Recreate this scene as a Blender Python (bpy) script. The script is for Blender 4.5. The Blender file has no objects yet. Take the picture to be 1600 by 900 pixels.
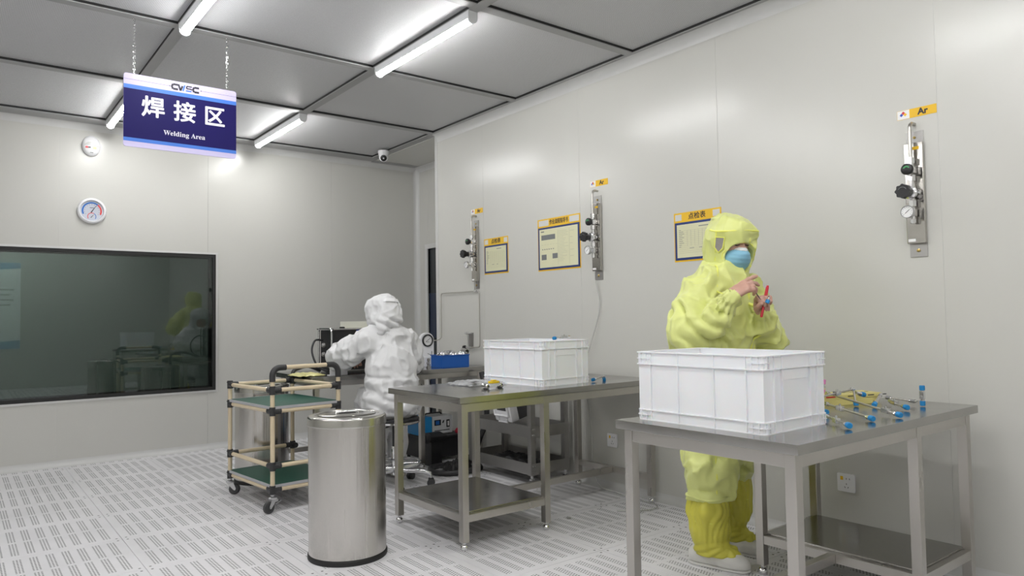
import bpy, bmesh, math, random
import numpy as np
from mathutils import Vector, Matrix, Euler, Quaternion
random.seed(7)
S = bpy.context.scene
COL = S.collection
# ------------------------------------------------------------------ camera
CAM_H = 1.1497
YAW, PITCH, ROLL = 0.6628, 0.0416, -0.0156
fwd = Vector((math.sin(YAW)*math.cos(PITCH), math.cos(YAW)*math.cos(PITCH), math.sin(PITCH)))
rt0 = Vector((math.cos(YAW), -math.sin(YAW), 0))
up0 = rt0.cross(fwd)
rt = math.cos(ROLL)*rt0 + math.sin(ROLL)*up0
up = -math.sin(ROLL)*rt0 + math.cos(ROLL)*up0
cd = bpy.data.cameras.new('camera'); cam = bpy.data.objects.new('camera', cd); COL.objects.link(cam)
cd.sensor_width = 36; cd.lens = 1121.9/1600*36; cd.clip_start = 0.05
cam.matrix_world = Matrix(((rt.x, up.x, -fwd.x, 0), (rt.y, up.y, -fwd.y, 0), (rt.z, up.z, -fwd.z, CAM_H), (0, 0, 0, 1)))
S.camera = cam
# ------------------------------------------------------------------ world, exposure
W = bpy.data.worlds.new('world'); S.world = W; W.use_nodes = True
W.node_tree.nodes['Background'].inputs[0].default_value = (0.6, 0.62, 0.65, 1)
W.node_tree.nodes['Background'].inputs[1].default_value = 0.05
S.view_settings.view_transform = 'Standard'; S.view_settings.look = 'None'
S.view_settings.gamma = 1; S.view_settings.use_curve_mapping = False
S.view_settings.exposure = 0.0
LAMP = 77.0            # emission strength of the tube lamps' diffusers
# ------------------------------------------------------------------ nodes and materials
class N:
    """a socket that can be used in arithmetic"""
    def __init__(s, nt, sk): s.nt, s.sk = nt, sk
    def op(s, o, *a):
        n = s.nt.nodes.new('ShaderNodeMath'); n.operation = o
        for i, v in enumerate((s,)+a):
            if isinstance(v, N): s.nt.links.new(v.sk, n.inputs[i])
            else: n.inputs[i].default_value = v
        return N(s.nt, n.outputs[0])
    def __add__(s, o): return s.op('ADD', o)
    def __sub__(s, o): return s.op('SUBTRACT', o)
    def __mul__(s, o): return s.op('MULTIPLY', o)
    def __truediv__(s, o): return s.op('DIVIDE', o)
    def abs(s): return s.op('ABSOLUTE')
    def fract(s): return s.op('FRACT')
    def round(s): return s.op('ROUND')
    def lt(s, o): return s.op('LESS_THAN', o)
    def gt(s, o): return s.op('GREATER_THAN', o)
    def mx(s, o): return s.op('MAXIMUM', o)
    def sqrt(s): return s.op('SQRT')
MATS = {}
def mat(name, col=(.8, .8, .8), rough=.5, metal=0., var=0., scale=8., bump=0., bscale=40., spec=.5, trans=0., emit=None,
        stretch=None, rvar=0., coat=0., sss=0., alpha=1., sheen=0., ridged=0., rscale=9.):
    if name in MATS: return MATS[name]
    m = bpy.data.materials.new(name); m.use_nodes = True; nt = m.node_tree; MATS[name] = m
    b = nt.nodes['Principled BSDF']
    b.inputs['Base Color'].default_value = (*col, 1); b.inputs['Roughness'].default_value = rough
    b.inputs['Metallic'].default_value = metal; b.inputs['Specular IOR Level'].default_value = spec
    b.inputs['Transmission Weight'].default_value = trans; b.inputs['Coat Weight'].default_value = coat
    b.inputs['Alpha'].default_value = alpha; b.inputs['Sheen Weight'].default_value = sheen
    if sss: b.inputs['Subsurface Weight'].default_value = sss; b.inputs['Subsurface Radius'].default_value = (.02, .012, .008)
    if emit: b.inputs['Emission Color'].default_value = (*emit[0], 1); b.inputs['Emission Strength'].default_value = emit[1]
    tc = nt.nodes.new('ShaderNodeTexCoord'); src = tc.outputs['Object']
    if stretch:
        mp = nt.nodes.new('ShaderNodeMapping'); mp.inputs['Scale'].default_value = stretch
        nt.links.new(src, mp.inputs[0]); src = mp.outputs[0]
    nz = nt.nodes.new('ShaderNodeTexNoise'); nz.inputs['Scale'].default_value = scale; nz.inputs['Detail'].default_value = 4
    nt.links.new(src, nz.inputs['Vector'])
    if var:
        mr = nt.nodes.new('ShaderNodeMapRange'); mr.inputs['To Min'].default_value = 1-var; mr.inputs['To Max'].default_value = 1+var
        mr.inputs['From Min'].default_value = .25; mr.inputs['From Max'].default_value = .75
        nt.links.new(nz.outputs[0], mr.inputs[0])
        vm = nt.nodes.new('ShaderNodeVectorMath'); vm.operation = 'SCALE'; vm.inputs[0].default_value = col
        nt.links.new(mr.outputs[0], vm.inputs['Scale']); nt.links.new(vm.outputs[0], b.inputs['Base Color'])
    if rvar:
        mr = nt.nodes.new('ShaderNodeMapRange'); mr.inputs['To Min'].default_value = max(0, rough-rvar); mr.inputs['To Max'].default_value = rough+rvar
        mr.inputs['From Min'].default_value = .3; mr.inputs['From Max'].default_value = .7
        nt.links.new(nz.outputs[0], mr.inputs[0]); nt.links.new(mr.outputs[0], b.inputs['Roughness'])
    if bump:
        n2 = nt.nodes.new('ShaderNodeTexNoise'); n2.inputs['Scale'].default_value = bscale; n2.inputs['Detail'].default_value = 3
        nt.links.new(src, n2.inputs['Vector'])
        bp = nt.nodes.new('ShaderNodeBump'); bp.inputs['Strength'].default_value = bump; bp.inputs['Distance'].default_value = .01
        nt.links.new(n2.outputs[0], bp.inputs['Height']); nt.links.new(bp.outputs[0], b.inputs['Normal'])
    if ridged:                                   # creased cloth
        n3 = nt.nodes.new('ShaderNodeTexNoise'); n3.noise_type = 'RIDGED_MULTIFRACTAL'; n3.inputs['Scale'].default_value = rscale; n3.inputs['Detail'].default_value = 2.5
        n3.inputs['Distortion'].default_value = .6
        nt.links.new(src, n3.inputs['Vector'])
        b3 = nt.nodes.new('ShaderNodeBump'); b3.inputs['Strength'].default_value = ridged; b3.inputs['Distance'].default_value = .02
        nt.links.new(n3.outputs[0], b3.inputs['Height'])
        if bump: nt.links.new(bp.outputs[0], b3.inputs['Normal'])
        nt.links.new(b3.outputs[0], b.inputs['Normal'])
    return m
# ------------------------------------------------------------------ mesh helpers
def box(bm, c, s, rot=None, bevel=0.):
    """box centred at c with full size s"""
    m = Matrix.Translation(Vector(c))
    if rot is not None: m = m @ (rot.to_4x4() if not isinstance(rot, (int, float)) else Matrix.Rotation(rot, 4, 'Z'))
    t = bmesh.new()
    bmesh.ops.create_cube(t, size=1, matrix=Matrix.Diagonal((*s, 1)))
    if bevel: bmesh.ops.bevel(t, geom=t.edges[:], offset=min(bevel, min(s)*.45), segments=2, profile=.6, affect='EDGES')
    merge(bm, t, m)
def bx(bm, x0, x1, y0, y1, z0, z1, bevel=0.):
    box(bm, ((x0+x1)/2, (y0+y1)/2, (z0+z1)/2), (x1-x0, y1-y0, z1-z0), None, bevel)
def merge(bm, t, m=Matrix()):
    vs = [bm.verts.new(m @ v.co) for v in t.verts]
    t.verts.index_update()
    for f in t.faces:
        try: bm.faces.new([vs[v.index] for v in f.verts])
        except ValueError: pass
    t.free()
def frame_of(d):
    d = Vector(d).normalized(); a = Vector((0, 0, 1)) if abs(d.z) < .9 else Vector((1, 0, 0))
    u = a.cross(d).normalized(); return u, d.cross(u), d
def tube(bm, pts, r, seg=10, closed=False, cap=True):
    """sweep a circle (radius r, or one per point) along pts"""
    pts = [Vector(p) for p in pts]; n = len(pts)
    rs = r if isinstance(r, (list, tuple)) else [r]*n
    rings = []; u = None
    for i, p in enumerate(pts):
        a = pts[i-1] if (i > 0 or closed) else p; b = pts[(i+1) % n] if (i < n-1 or closed) else p
        d = (b-a)
        d = d.normalized() if d.length > 1e-9 else Vector((0, 0, 1))
        if u is None: u = frame_of(d)[0]
        u = (u - d*u.dot(d));
        u = u.normalized() if u.length > 1e-6 else frame_of(d)[0]
        w = d.cross(u)
        rings.append([bm.verts.new(p + rs[i]*(math.cos(2*math.pi*k/seg)*u + math.sin(2*math.pi*k/seg)*w)) for k in range(seg)])
    for i in range(n if closed else n-1):
        A, B = rings[i], rings[(i+1) % n]
        for k in range(seg): bm.faces.new((A[k], A[(k+1) % seg], B[(k+1) % seg], B[k]))
    if cap and not closed:
        bm.faces.new(rings[0][::-1]); bm.faces.new(rings[-1])
def cyl(bm, a, b, r, r2=None, seg=18): tube(bm, [a, b], [r, r if r2 is None else r2], seg)
def lathe(bm, prof, c=(0, 0, 0), axis=(0, 0, 1), seg=28, sx=1., sy=1.):
    u, w, d = frame_of(axis)
    if tuple(axis) == (0, 0, 1): u, w = Vector((1, 0, 0)), Vector((0, 1, 0))
    c = Vector(c); rings = []
    for r, z in prof:
        if r < 1e-6: rings.append([bm.verts.new(c + d*z)])
        else: rings.append([bm.verts.new(c + d*z + r*sx*math.cos(2*math.pi*k/seg)*u + r*sy*math.sin(2*math.pi*k/seg)*w) for k in range(seg)])
    for A, B in zip(rings, rings[1:]):
        for k in range(seg):
            a0, a1 = A[k % len(A)], A[(k+1) % len(A)]; b0, b1 = B[k % len(B)], B[(k+1) % len(B)]
            f = [v for i, v in enumerate((a0, a1, b1, b0)) if v not in (a0, a1, b1, b0)[:i]]
            if len(f) > 2:
                try: bm.faces.new(f)
                except ValueError: pass
def sphere(bm, c, r, s=(1, 1, 1), seg=16):
    t = bmesh.new(); bmesh.ops.create_uvsphere(t, u_segments=seg, v_segments=max(6, seg//2), radius=1)
    merge(bm, t, Matrix.Translation(Vector(c)) @ Matrix.Diagonal((r*s[0], r*s[1], r*s[2], 1)))
def prism(bm, poly, z0, z1, M=Matrix()):
    """extrude a 2d polygon (x, y) from z0 to z1, then place by M"""
    A = [bm.verts.new(M @ Vector((x, y, z0))) for x, y in poly]; B = [bm.verts.new(M @ Vector((x, y, z1))) for x, y in poly]
    n = len(poly)
    bm.faces.new(A[::-1]); bm.faces.new(B)
    for i in range(n): bm.faces.new((A[i], A[(i+1) % n], B[(i+1) % n], B[i]))
def rrect(w, h, r, n=5, cx=0, cy=0):
    o = []
    for sx, sy, a0 in ((1, 1, 0), (-1, 1, 90), (-1, -1, 180), (1, -1, 270)):
        for k in range(n+1):
            a = math.radians(a0+90*k/n); o.append((cx+sx*(w/2-r)+r*math.cos(a), cy+sy*(h/2-r)+r*math.sin(a)))
    return o
def arc(c, r, a0, a1, n=12, plane='xy'):
    o = []
    for k in range(n+1):
        a = math.radians(a0+(a1-a0)*k/n); p = (r*math.cos(a), r*math.sin(a))
        o.append({'xy': (c[0]+p[0], c[1]+p[1], c[2]), 'xz': (c[0]+p[0], c[1], c[2]+p[1]), 'yz': (c[0], c[1]+p[0], c[2]+p[1])}[plane])
    return o
def smooth_path(pts, n=8):
    """Catmull-Rom through pts"""
    P = [Vector(p) for p in pts]; P = [2*P[0]-P[1]]+P+[2*P[-1]-P[-2]]; o = []
    for i in range(1, len(P)-2):
        for k in range(n):
            t = k/n; a, b, c, d = P[i-1:i+3]
            o.append(.5*((2*b)+(c-a)*t+(2*a-5*b+4*c-d)*t*t+(3*b-a-3*c+d)*t**3))
    o.append(P[-2]); return o
def obj(name, bm, m, parent=None, smooth=True, angle=.8, loc=None, me=None):
    if me is None:
        bmesh.ops.recalc_face_normals(bm, faces=bm.faces[:])
        me = bpy.data.meshes.new(name); bm.to_mesh(me); bm.free()
        if smooth:
            me.polygons.foreach_set('use_smooth', [True]*len(me.polygons)); me.set_sharp_from_angle(angle=angle)
        me.materials.append(m)
    o = bpy.data.objects.new(name, me); COL.objects.link(o)
    if smooth and len(me.polygons) > 6: wn_ = o.modifiers.new('weighted', 'WEIGHTED_NORMAL'); wn_.keep_sharp = True
    if parent is not None: o.parent = parent
    if loc is not None: o.location = loc
    return o
def part(name, m, parent, fn, *a, smooth=True, **k):
    bm = bmesh.new(); fn(bm, *a, **k); return obj(name, bm, m, parent, smooth)
def thing(name, label, cat, loc=(0, 0, 0), rz=0., group=None, rot=None):
    o = bpy.data.objects.new(name, None); COL.objects.link(o); o.empty_display_size = .05
    o.location = loc; o.rotation_euler = (0, 0, rz)
    if rot is not None: o.rotation_euler = rot.to_euler()
    return tag(o, label, cat, group)
def tag(o, label, cat, group=None):
    o['label'] = label; o['category'] = cat
    if group: o['group'] = group
    return o
def struct(o): o['kind'] = 'structure'; return o
def sempty(name, loc=(0, 0, 0)):
    o = bpy.data.objects.new(name, None); COL.objects.link(o); o.location = loc; return struct(o)
def dup(root, loc, rz=None, label=None, parent=None):
    r = root.copy(); COL.objects.link(r)
    if parent is not None: r.parent = parent
    if loc is not None: r.location = loc
    if rz is not None: r.rotation_euler = (0, 0, rz)
    if label: r['label'] = label
    for ch in list(root.children): dup(ch, None, parent=r)
    return r
def text(name, s, size, m, parent, M, width=None, bold=0., extrude=.0004, align='CENTER'):
    """flat lettering as a mesh; M places it (x right, y up, z out of the surface)"""
    c = bpy.data.curves.new('lettering', 'FONT'); c.body = s; c.size = size; c.align_x = align; c.align_y = 'CENTER'
    c.extrude = extrude; c.resolution_u = 3
    t = bpy.data.objects.new('tmp', c); COL.objects.link(t)
    dg = bpy.context.evaluated_depsgraph_get(); me = bpy.data.meshes.new_from_object(t.evaluated_get(dg))
    bpy.data.objects.remove(t); bpy.data.curves.remove(c)
    if width and len(me.vertices):
        xs = [v.co.x for v in me.vertices]; k = width/(max(xs)-min(xs)); me.transform(Matrix.Diagonal((k, 1, 1, 1)))
    if bold:                                     # heavier strokes: shifted copies of the same outlines
        b2 = bmesh.new()
        for k in range(8):
            a = k*math.pi/4; c2 = me.copy(); c2.transform(Matrix.Translation((bold*size*math.cos(a), bold*size*math.sin(a), 1e-5*k))); b2.from_mesh(c2); bpy.data.meshes.remove(c2)
        b2.from_mesh(me); b2.to_mesh(me); b2.free()
    me.transform(M); me.materials.clear(); me.materials.append(m)
    o = bpy.data.objects.new(name, me); COL.objects.link(o); o.parent = parent
    return o
# wall frames: (u to the viewer's right, v up, n out of the wall)
WR = Matrix(((0, 0, -1, 0), (-1, 0, 0, 0), (0, 1, 0, 0), (0, 0, 0, 1)))   # on the right wall
WB = Matrix(((1, 0, 0, 0), (0, 0, -1, 0), (0, 1, 0, 0), (0, 0, 0, 1)))    # on the back wall
# ------------------------------------------------------------------ materials of the room
M_wall = mat('painted_steel_panel', (.575, .57, .537), .255, var=.012, scale=1.2, spec=.5, bump=.006, bscale=3.)
M_trim = mat('painted_aluminium_trim', (.58, .58, .57), .35, var=.02)
M_seam = mat('panel_seam_filler', (.58, .58, .56), .5, var=.02)
M_runner = mat('ceiling_runner_grey', (.34, .34, .34), .45, var=.03)
M_black = mat('black_gasket', (.012, .012, .012), .6, var=.1)
M_white = mat('white_plastic', (.80, .80, .82), .4, var=.02)
M_dark = mat('dark_plastic', (.03, .03, .032), .45, var=.1)
M_steel = mat('stainless_steel', (.52, .50, .47), .30, 1., var=.02, scale=14, rvar=.03, stretch=(1, 1, .15))
M_top = mat('stainless_sheet', (.40, .39, .375), .20, 1., var=.06, scale=6, rvar=.06, bump=.01, bscale=6)
M_chrome = mat('chrome', (.75, .75, .76), .12, 1., var=.03)
M_dull = mat('dull_steel', (.42, .41, .40), .42, 1., var=.06)
ZC = 2.833; XR = 3.5; YB = 6.92; YC = 5.602; XREC = 4.08; XL = -2.75; YR = -2.0
CX = [3.417-1.216*i for i in range(6)]                     # column edges of the ceiling grid
CY = [6.696, 5.504]+[4.294-1.2105*i for i in range(6)]     # rows
# ---- floor: perforated raised-floor tiles
def floor_material():
    m = bpy.data.materials.new('perforated_floor_tile'); m.use_nodes = True; nt = m.node_tree; b = nt.nodes['Principled BSDF']
    tc = nt.nodes.new('ShaderNodeTexCoord'); sp = nt.nodes.new('ShaderNodeSeparateXYZ'); nt.links.new(tc.outputs['Object'], sp.inputs[0])
    x, y = N(nt, sp.outputs[0]), N(nt, sp.outputs[1])
    off = (((x+.27)/.0675).fract()-.5)*.0675
    ln = (off/.0135).round(); dx = off-ln*.0135
    pitch = .0148
    yy = y/pitch+ln.abs()*.5
    dy = (yy.fract()-.5)*pitch
    r = (dx*dx+dy*dy).sqrt()
    ok = off.abs().lt(.0203)*x.abs().lt(.2699)*y.abs().gt(.015)*y.abs().lt(.259)
    hole = r.lt(.0042)*ok
    ex, ey = x.abs()-.277, y.abs()-.277
    hole = hole.mx((ex*ex+ey*ey).sqrt().lt(.006))
    nz = nt.nodes.new('ShaderNodeTexNoise'); nz.inputs['Scale'].default_value = 2.3; nz.inputs['Detail'].default_value = 5
    geo = nt.nodes.new('ShaderNodeNewGeometry'); nt.links.new(geo.outputs['Position'], nz.inputs['Vector'])
    mr = nt.nodes.new('ShaderNodeMapRange'); mr.inputs['To Min'].default_value = .90; mr.inputs['To Max'].default_value = 1.05
    mr.inputs['From Min'].default_value = .3; mr.inputs['From Max'].default_value = .7
    nt.links.new(nz.outputs[0], mr.inputs[0])
    vm = nt.nodes.new('ShaderNodeVectorMath'); vm.operation = 'SCALE'; vm.inputs[0].default_value = (.77, .76, .78); nt.links.new(mr.outputs[0], vm.inputs['Scale'])
    mc = nt.nodes.new('ShaderNodeMixRGB'); mc.inputs[2].default_value = (.13, .13, .13, 1)
    nt.links.new(hole.sk, mc.inputs[0]); nt.links.new(vm.outputs[0], mc.inputs[1]); nt.links.new(mc.outputs[0], b.inputs['Base Color'])
    rg = hole*.5+.30; nt.links.new(rg.sk, b.inputs['Roughness'])
    inv = hole*-1.+1.
    bp = nt.nodes.new('ShaderNodeBump'); bp.inputs['Strength'].default_value = .5; bp.inputs['Distance'].default_value = .003
    nt.links.new(inv.sk, bp.inputs['Height']); nt.links.new(bp.outputs[0], b.inputs['Normal'])
    return m
M_floor = floor_material()
M_under = mat('floor_pedestal_plenum', (.30, .30, .30), .7, var=.1)
fl = struct(part('floor', M_under, None, bx, XL-.1, XREC+.1, YR-.1, YB+.1, -.10, -.032))
tbm = bmesh.new(); box(tbm, (0, 0, -.016), (.598, .598, .032), None, .0012)
t0 = None
for i in range(-6, 6):
    for j in range(-14, 2):
        cx, cy = .7352+.6*i+.3, 6.168+.6*j+.3
        if cx-.3 > XREC or cx+.3 < XL or cy-.3 > YB+.02 or cy+.3 < YR: continue
        if t0 is None: t0 = obj('floor_tile', tbm, M_floor, fl, loc=(cx, cy, 0))
        else: obj('floor_tile', None, M_floor, fl, loc=(cx, cy, 0), me=t0.data)
# ---- ceiling
def panel_material():
    m = bpy.data.materials.new('perforated_ceiling_panel'); m.use_nodes = True; nt = m.node_tree; b = nt.nodes['Principled BSDF']
    tc = nt.nodes.new('ShaderNodeTexCoord'); sp = nt.nodes.new('ShaderNodeSeparateXYZ'); nt.links.new(tc.outputs['Object'], sp.inputs[0])
    x, y = N(nt, sp.outputs[0]), N(nt, sp.outputs[1])
    dx = ((x/.0075).fract()-.5); dy = ((y/.0075).fract()-.5)
    hole = (dx*dx+dy*dy).sqrt().lt(.3)
    mc = nt.nodes.new('ShaderNodeMixRGB'); mc.inputs[1].default_value = (.61, .61, .62, 1); mc.inputs[2].default_value = (.30, .30, .31, 1)
    nt.links.new(hole.sk, mc.inputs[0]); nt.links.new(mc.outputs[0], b.inputs['Base Color'])
    b.inputs['Roughness'].default_value = .5
    nz = nt.nodes.new('ShaderNodeTexNoise'); nz.inputs['Scale'].default_value = 30; mp = nt.nodes.new('ShaderNodeMapping'); mp.inputs['Scale'].default_value = (1, .05, 1)
    nt.links.new(tc.outputs['Object'], mp.inputs[0]); nt.links.new(mp.outputs[0], nz.inputs['Vector'])
    bp = nt.nodes.new('ShaderNodeBump'); bp.inputs['Strength'].default_value = .05; bp.inputs['Distance'].default_value = .01
    nt.links.new(nz.outputs[0], bp.inputs['Height']); nt.links.new(bp.outputs[0], b.inputs['Normal'])
    return m
M_panel = panel_material()
ce = struct(part('ceiling', M_runner, None, bx, XL-.1, XREC+.1, YR-.1, YB+.1, ZC+.04, ZC+.10))
pbm = bmesh.new(); box(pbm, (0, 0, .008), (1.150, 1.142, .016), None, .002)
p0 = None; RW = .062
for i in range(5):
    for j in range(7):
        # panel whose right-far corner is (CX[i], CY[j])
        w = CX[i]-CX[i+1]-RW; d = CY[j]-CY[j+1]-RW
        c = (CX[i]-w/2, CY[j]-d/2, ZC+.020)
        if p0 is None: p0 = obj('ceiling_panel', pbm, M_panel, ce, loc=c); o = p0
        else: o = obj('ceiling_panel', None, M_panel, ce, loc=c, me=p0.data)
        o.scale = (w/1.150, d/1.142, 1)
def runner(x0, x1, y0, y1):
    r = part('ceiling_runner', M_runner, ce, bx, x0, x1, y0, y1, ZC, ZC+.006, .001)
    g = part('gasket', M_black, r, bx, x0, x1, y0, y1, ZC+.0062, ZC+.038)
for i in range(1, 6): runner(CX[i], CX[i]+RW, CY[-1]-.0, CY[0])
for j in range(1, 7):
    for i in range(5): runner(CX[i+1]+RW, CX[i], CY[j], CY[j]+RW)
# the margins along the walls
runner(XL, XR, CY[0], YB); runner(CX[0], XR, CY[-1], CY[0]); runner(XL, CX[5], CY[-1], CY[0]); runner(XL, XR, YR, CY[-1])
# ceiling of the recess by the door
part('recess_ceiling_panel', M_wall, ce, bx, XR+.0, XREC, YC, YB-.14, ZC-.004, ZC+.03)
part('ceiling_runner', M_runner, ce, bx, XR, XREC, YB-.132, YB, ZC-.004, ZC+.03)
# ---- walls
def panels_wall(name, rects, M, thick=.05):
    """rects: (u0, u1, v0, v1) of each steel panel in the wall frame M; seams are the small gaps between them"""
    w = sempty(name)
    bm = bmesh.new()
    for (u0, u1, v0, v1) in rects:
        prism(bm, [(u0, v0), (u1, v0), (u1, v1), (u0, v1)], -thick, -.0012, M)
    obj('wall_core', bm, M_seam, w)
    for (u0, u1, v0, v1) in rects:
        t = bmesh.new(); g = .0009
        box(t, ((u0+u1)/2, (v0+v1)/2, -.002), (u1-u0-2*g, v1-v0, .004), None, .0007)
        b2 = bmesh.new(); merge(b2, t, M); obj('wall_panel', b2, M_wall, w, False)
    return w
MR = Matrix.Translation((XR, 0, 0)) @ WR                    # u = -y
ys = [YC, 4.856, 3.687, 2.517, 1.339, .165, -1.0, YR]
panels_wall('wall_right', [(-ys[i], -ys[i+1], 0, ZC+.03) for i in range(len(ys)-1)], MR)
M_glassframe = mat('brushed_window_frame', (.62, .62, .61), .35, .3, var=.03)
WX0, WX1, WZ0, WZ1 = -1.0, 1.935, .52, 1.79                 # window opening in the back wall
MBk = Matrix.Translation((0, YB, 0)) @ WB
xs = [XL, -1.66, -.49, .682, 1.853, 3.062, XREC]
rects = []
for a, b in zip(xs, xs[1:]):
    if b <= WX0 or a >= WX1: rects.append((a, b, 0, ZC+.03)); continue
    if a < WX0 or b > WX1: continue
    rects += [(a, b, 0, WZ0), (a, b, WZ1, ZC+.03)]
wb = panels_wall('wall_back', rects, MBk, .05)
for poly in ([(1.853, 0), (3.062, 0), (3.062, ZC+.03), (1.853, ZC+.03), (1.853, WZ1), (WX1, WZ1), (WX1, WZ0), (1.853, WZ0)],
             [(-.49, 0), (-.49, WZ0), (WX0, WZ0), (WX0, WZ1), (-.49, WZ1), (-.49, ZC+.03), (-1.66, ZC+.03), (-1.66, 0)]):
    g = .0008 if poly[0][0] > 0 else -.0008
    part('wall_panel', M_wall, wb, lambda bm: prism(bm, [(u+(g if u == poly[0][0] else 0), v) for u, v in poly], -.05, 0, MBk), smooth=False)
ML = Matrix.Translation((XL, 0, 0)) @ Matrix(((0, 0, 1, 0), (1, 0, 0, 0), (0, 1, 0, 0), (0, 0, 0, 1)))
panels_wall('wall_left', [(a, a+1.1867, 0, ZC+.03) for a in [YR+1.1867*k for k in range(8)] if a < YB-.1], ML)
MF = Matrix.Translation((0, YR, 0)) @ Matrix(((-1, 0, 0, 0), (0, 0, 1, 0), (0, 1, 0, 0), (0, 0, 0, 1)))
panels_wall('wall_front', [(-x-1.17, -x, 0, ZC+.03) for x in [XL+1.17*k for k in range(6)]], MF)
MC = Matrix.Translation((XREC, 0, 0)) @ WR
DY0, DY1, DZ = 5.70, 6.70, 1.915                            # doorway in the recess wall
panels_wall('wall_recess', [(-YB, -DY1, 0, ZC+.03), (-DY1, -YC, DZ, ZC+.03), (-DY0, -YC, 0, DZ)], MC)
# return of the right wall at the corner (a rounded aluminium post) and the wall behind it
struct(part('wall_return', M_wall, None, bx, XR+.051, XREC+.05, YC-.05, YC, 0, ZC+.03))
def corner_post(bm):
    pts = [(XR-.002, YC-.035), (XR-.002, YC)]+[(XR+.028-.03*math.cos(math.radians(a)), YC+.03*math.sin(math.radians(a))) for a in range(0, 91, 15)]+[(XR+.06, YC+.03), (XR+.06, YC-.035)]
    prism(bm, pts, 0, ZC)
struct(part('trim_1', M_trim, None, corner_post))
# curved cove strips: floor and ceiling edges, inner corner
def cove(bm, a, b, d1, d2, r):
    """quarter-round fillet from a to b; d1, d2 point away from the two walls"""
    a, b, d1, d2 = map(Vector, (a, b, d1, d2)); ring = []
    for p in (a, b):
        c = p+d1*r+d2*r
        ring.append([bm.verts.new(p)]+[bm.verts.new(c-d1*r*math.cos(math.radians(t))-d2*r*math.sin(math.radians(t))) for t in range(0, 91, 15)])
    n = len(ring[0])
    for k in range(n): bm.faces.new((ring[0][k], ring[0][(k+1) % n], ring[1][(k+1) % n], ring[1][k]))
    bm.faces.new(ring[0]); bm.faces.new(ring[1][::-1])
X, Y, Z = Vector((1, 0, 0)), Vector((0, 1, 0)), Vector((0, 0, 1))
struct(part('baseboard_right', M_trim, None, cove, (XR, YC, 0), (XR, YR, 0), -X, Z, .045))
struct(part('baseboard_back', M_trim, None, cove, (XL, YB, 0), (XREC, YB, 0), -Y, Z, .05))
struct(part('baseboard_recess', M_trim, None, cove, (XREC, DY1+.05, 0), (XREC, YB, 0), -X, Z, .045))
struct(part('trim_2', M_trim, None, cove, (XR, YC-.035, ZC), (XR, YR, ZC), -X, -Z, .06))
struct(part('trim_3', M_trim, None, cove, (XL, YB, ZC), (XREC, YB, ZC), -Y, -Z, .05))
struct(part('trim_4', M_trim, None, cove, (XREC, YB, 0), (XREC, YB, ZC), -X, -Y, .05))
struct(part('trim_5', M_trim, None, cove, (XREC, YC+.03, ZC-.004), (XREC, YB, ZC-.004), -X, -Z, .05))
# ---- observation window and the dim room behind it
wn = sempty('window_1')
def rect_ring(bm, u0, u1, v0, v1, w, n0, n1, M):
    for a, b, c, d in ((u0, u1, v0, v0+w), (u0, u1, v1-w, v1), (u0, u0+w, v0+w, v1-w), (u1-w, u1, v0+w, v1-w)):
        prism(bm, [(a, c), (b, c), (b, d), (a, d)], n0, n1, M)
part('window_frame', M_glassframe, wn, rect_ring, WX0-.004, WX1+.006, WZ0-.006, WZ1+.006, .018, -.02, .008, MBk)
part('black_gasket', M_black, wn, rect_ring, WX0+.014, WX1-.012, WZ0+.012, WZ1-.012, .028, -.02, .004, MBk)
part('window_reveal', M_trim, wn, rect_ring, WX0+.016, WX1-.006, WZ0+.006, WZ1-.006, .014, -.115, -.021, MBk)
part('inner_gasket', M_black, wn, rect_ring, WX0+.03, WX1-.02, WZ0+.02, WZ1-.02, .028, -.118, -.100, MBk)
def glass_material():
    m = bpy.data.materials.new('window_glass'); m.use_nodes = True; nt = m.node_tree
    nt.nodes.remove(nt.nodes['Principled BSDF']); out = nt.nodes['Material Output']
    tr = nt.nodes.new('ShaderNodeBsdfTransparent'); tr.inputs[0].default_value = (.66, .70, .68, 1)
    gl = nt.nodes.new('ShaderNodeBsdfGlossy'); gl.inputs['Roughness'].default_value = .01; gl.inputs[0].default_value = (.95, .97, 1, 1)
    fr = nt.nodes.new('ShaderNodeFresnel'); fr.inputs[0].default_value = 1.62
    mx = nt.nodes.new('ShaderNodeMixShader'); nt.links.new(fr.outputs[0], mx.inputs[0]); nt.links.new(tr.outputs[0], mx.inputs[1]); nt.links.new(gl.outputs[0], mx.inputs[2])
    nt.links.new(mx.outputs[0], out.inputs[0]); return m
M_glass = glass_material()
part('glass_pane', M_glass, wn, lambda bm: prism(bm, [(WX0+.03, WZ0+.03), (WX1-.03, WZ0+.03), (WX1-.03, WZ1-.03), (WX0+.03, WZ1-.03)], -.012, -.006, MBk), smooth=False)
part('glass_pane', M_glass, wn, lambda bm: prism(bm, [(WX0+.045, WZ0+.045), (WX1-.045, WZ0+.045), (WX1-.045, WZ1-.045), (WX0+.045, WZ1-.045)], -.112, -.106, MBk), smooth=False)
M_far = mat('far_room_wall', (.42, .45, .43), .5, var=.03)
fr = sempty('wall_far_room')
part('far_wall', M_far, fr, bx, -2.6, 4.2, 8.6, 8.7, 0, 2.8)
part('far_side_wall', M_far, fr, bx, 3.0, 3.1, YB+.06, 8.6, 0, 2.8)
part('far_side_wall', M_far, fr, bx, -2.6, -2.5, YB+.06, 8.6, 0, 2.8)
part('far_floor', M_far, fr, bx, -2.6, 4.2, YB+.06, 8.7, -.1, 0)
part('far_ceiling', M_far, fr, bx, -2.6, 4.2, YB+.06, 8.7, 2.8, 2.9)
M_fl = mat('far_room_fill_glow', (.8, .8, .8), .4, emit=((.95, 1., .97), 15.))  # added unseen fill light, brightens the far room seen through the window
part('far_ceiling_fill', M_fl, fr, bx, -.6, .6, 7.5, 8.1, 2.78, 2.80)
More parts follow.
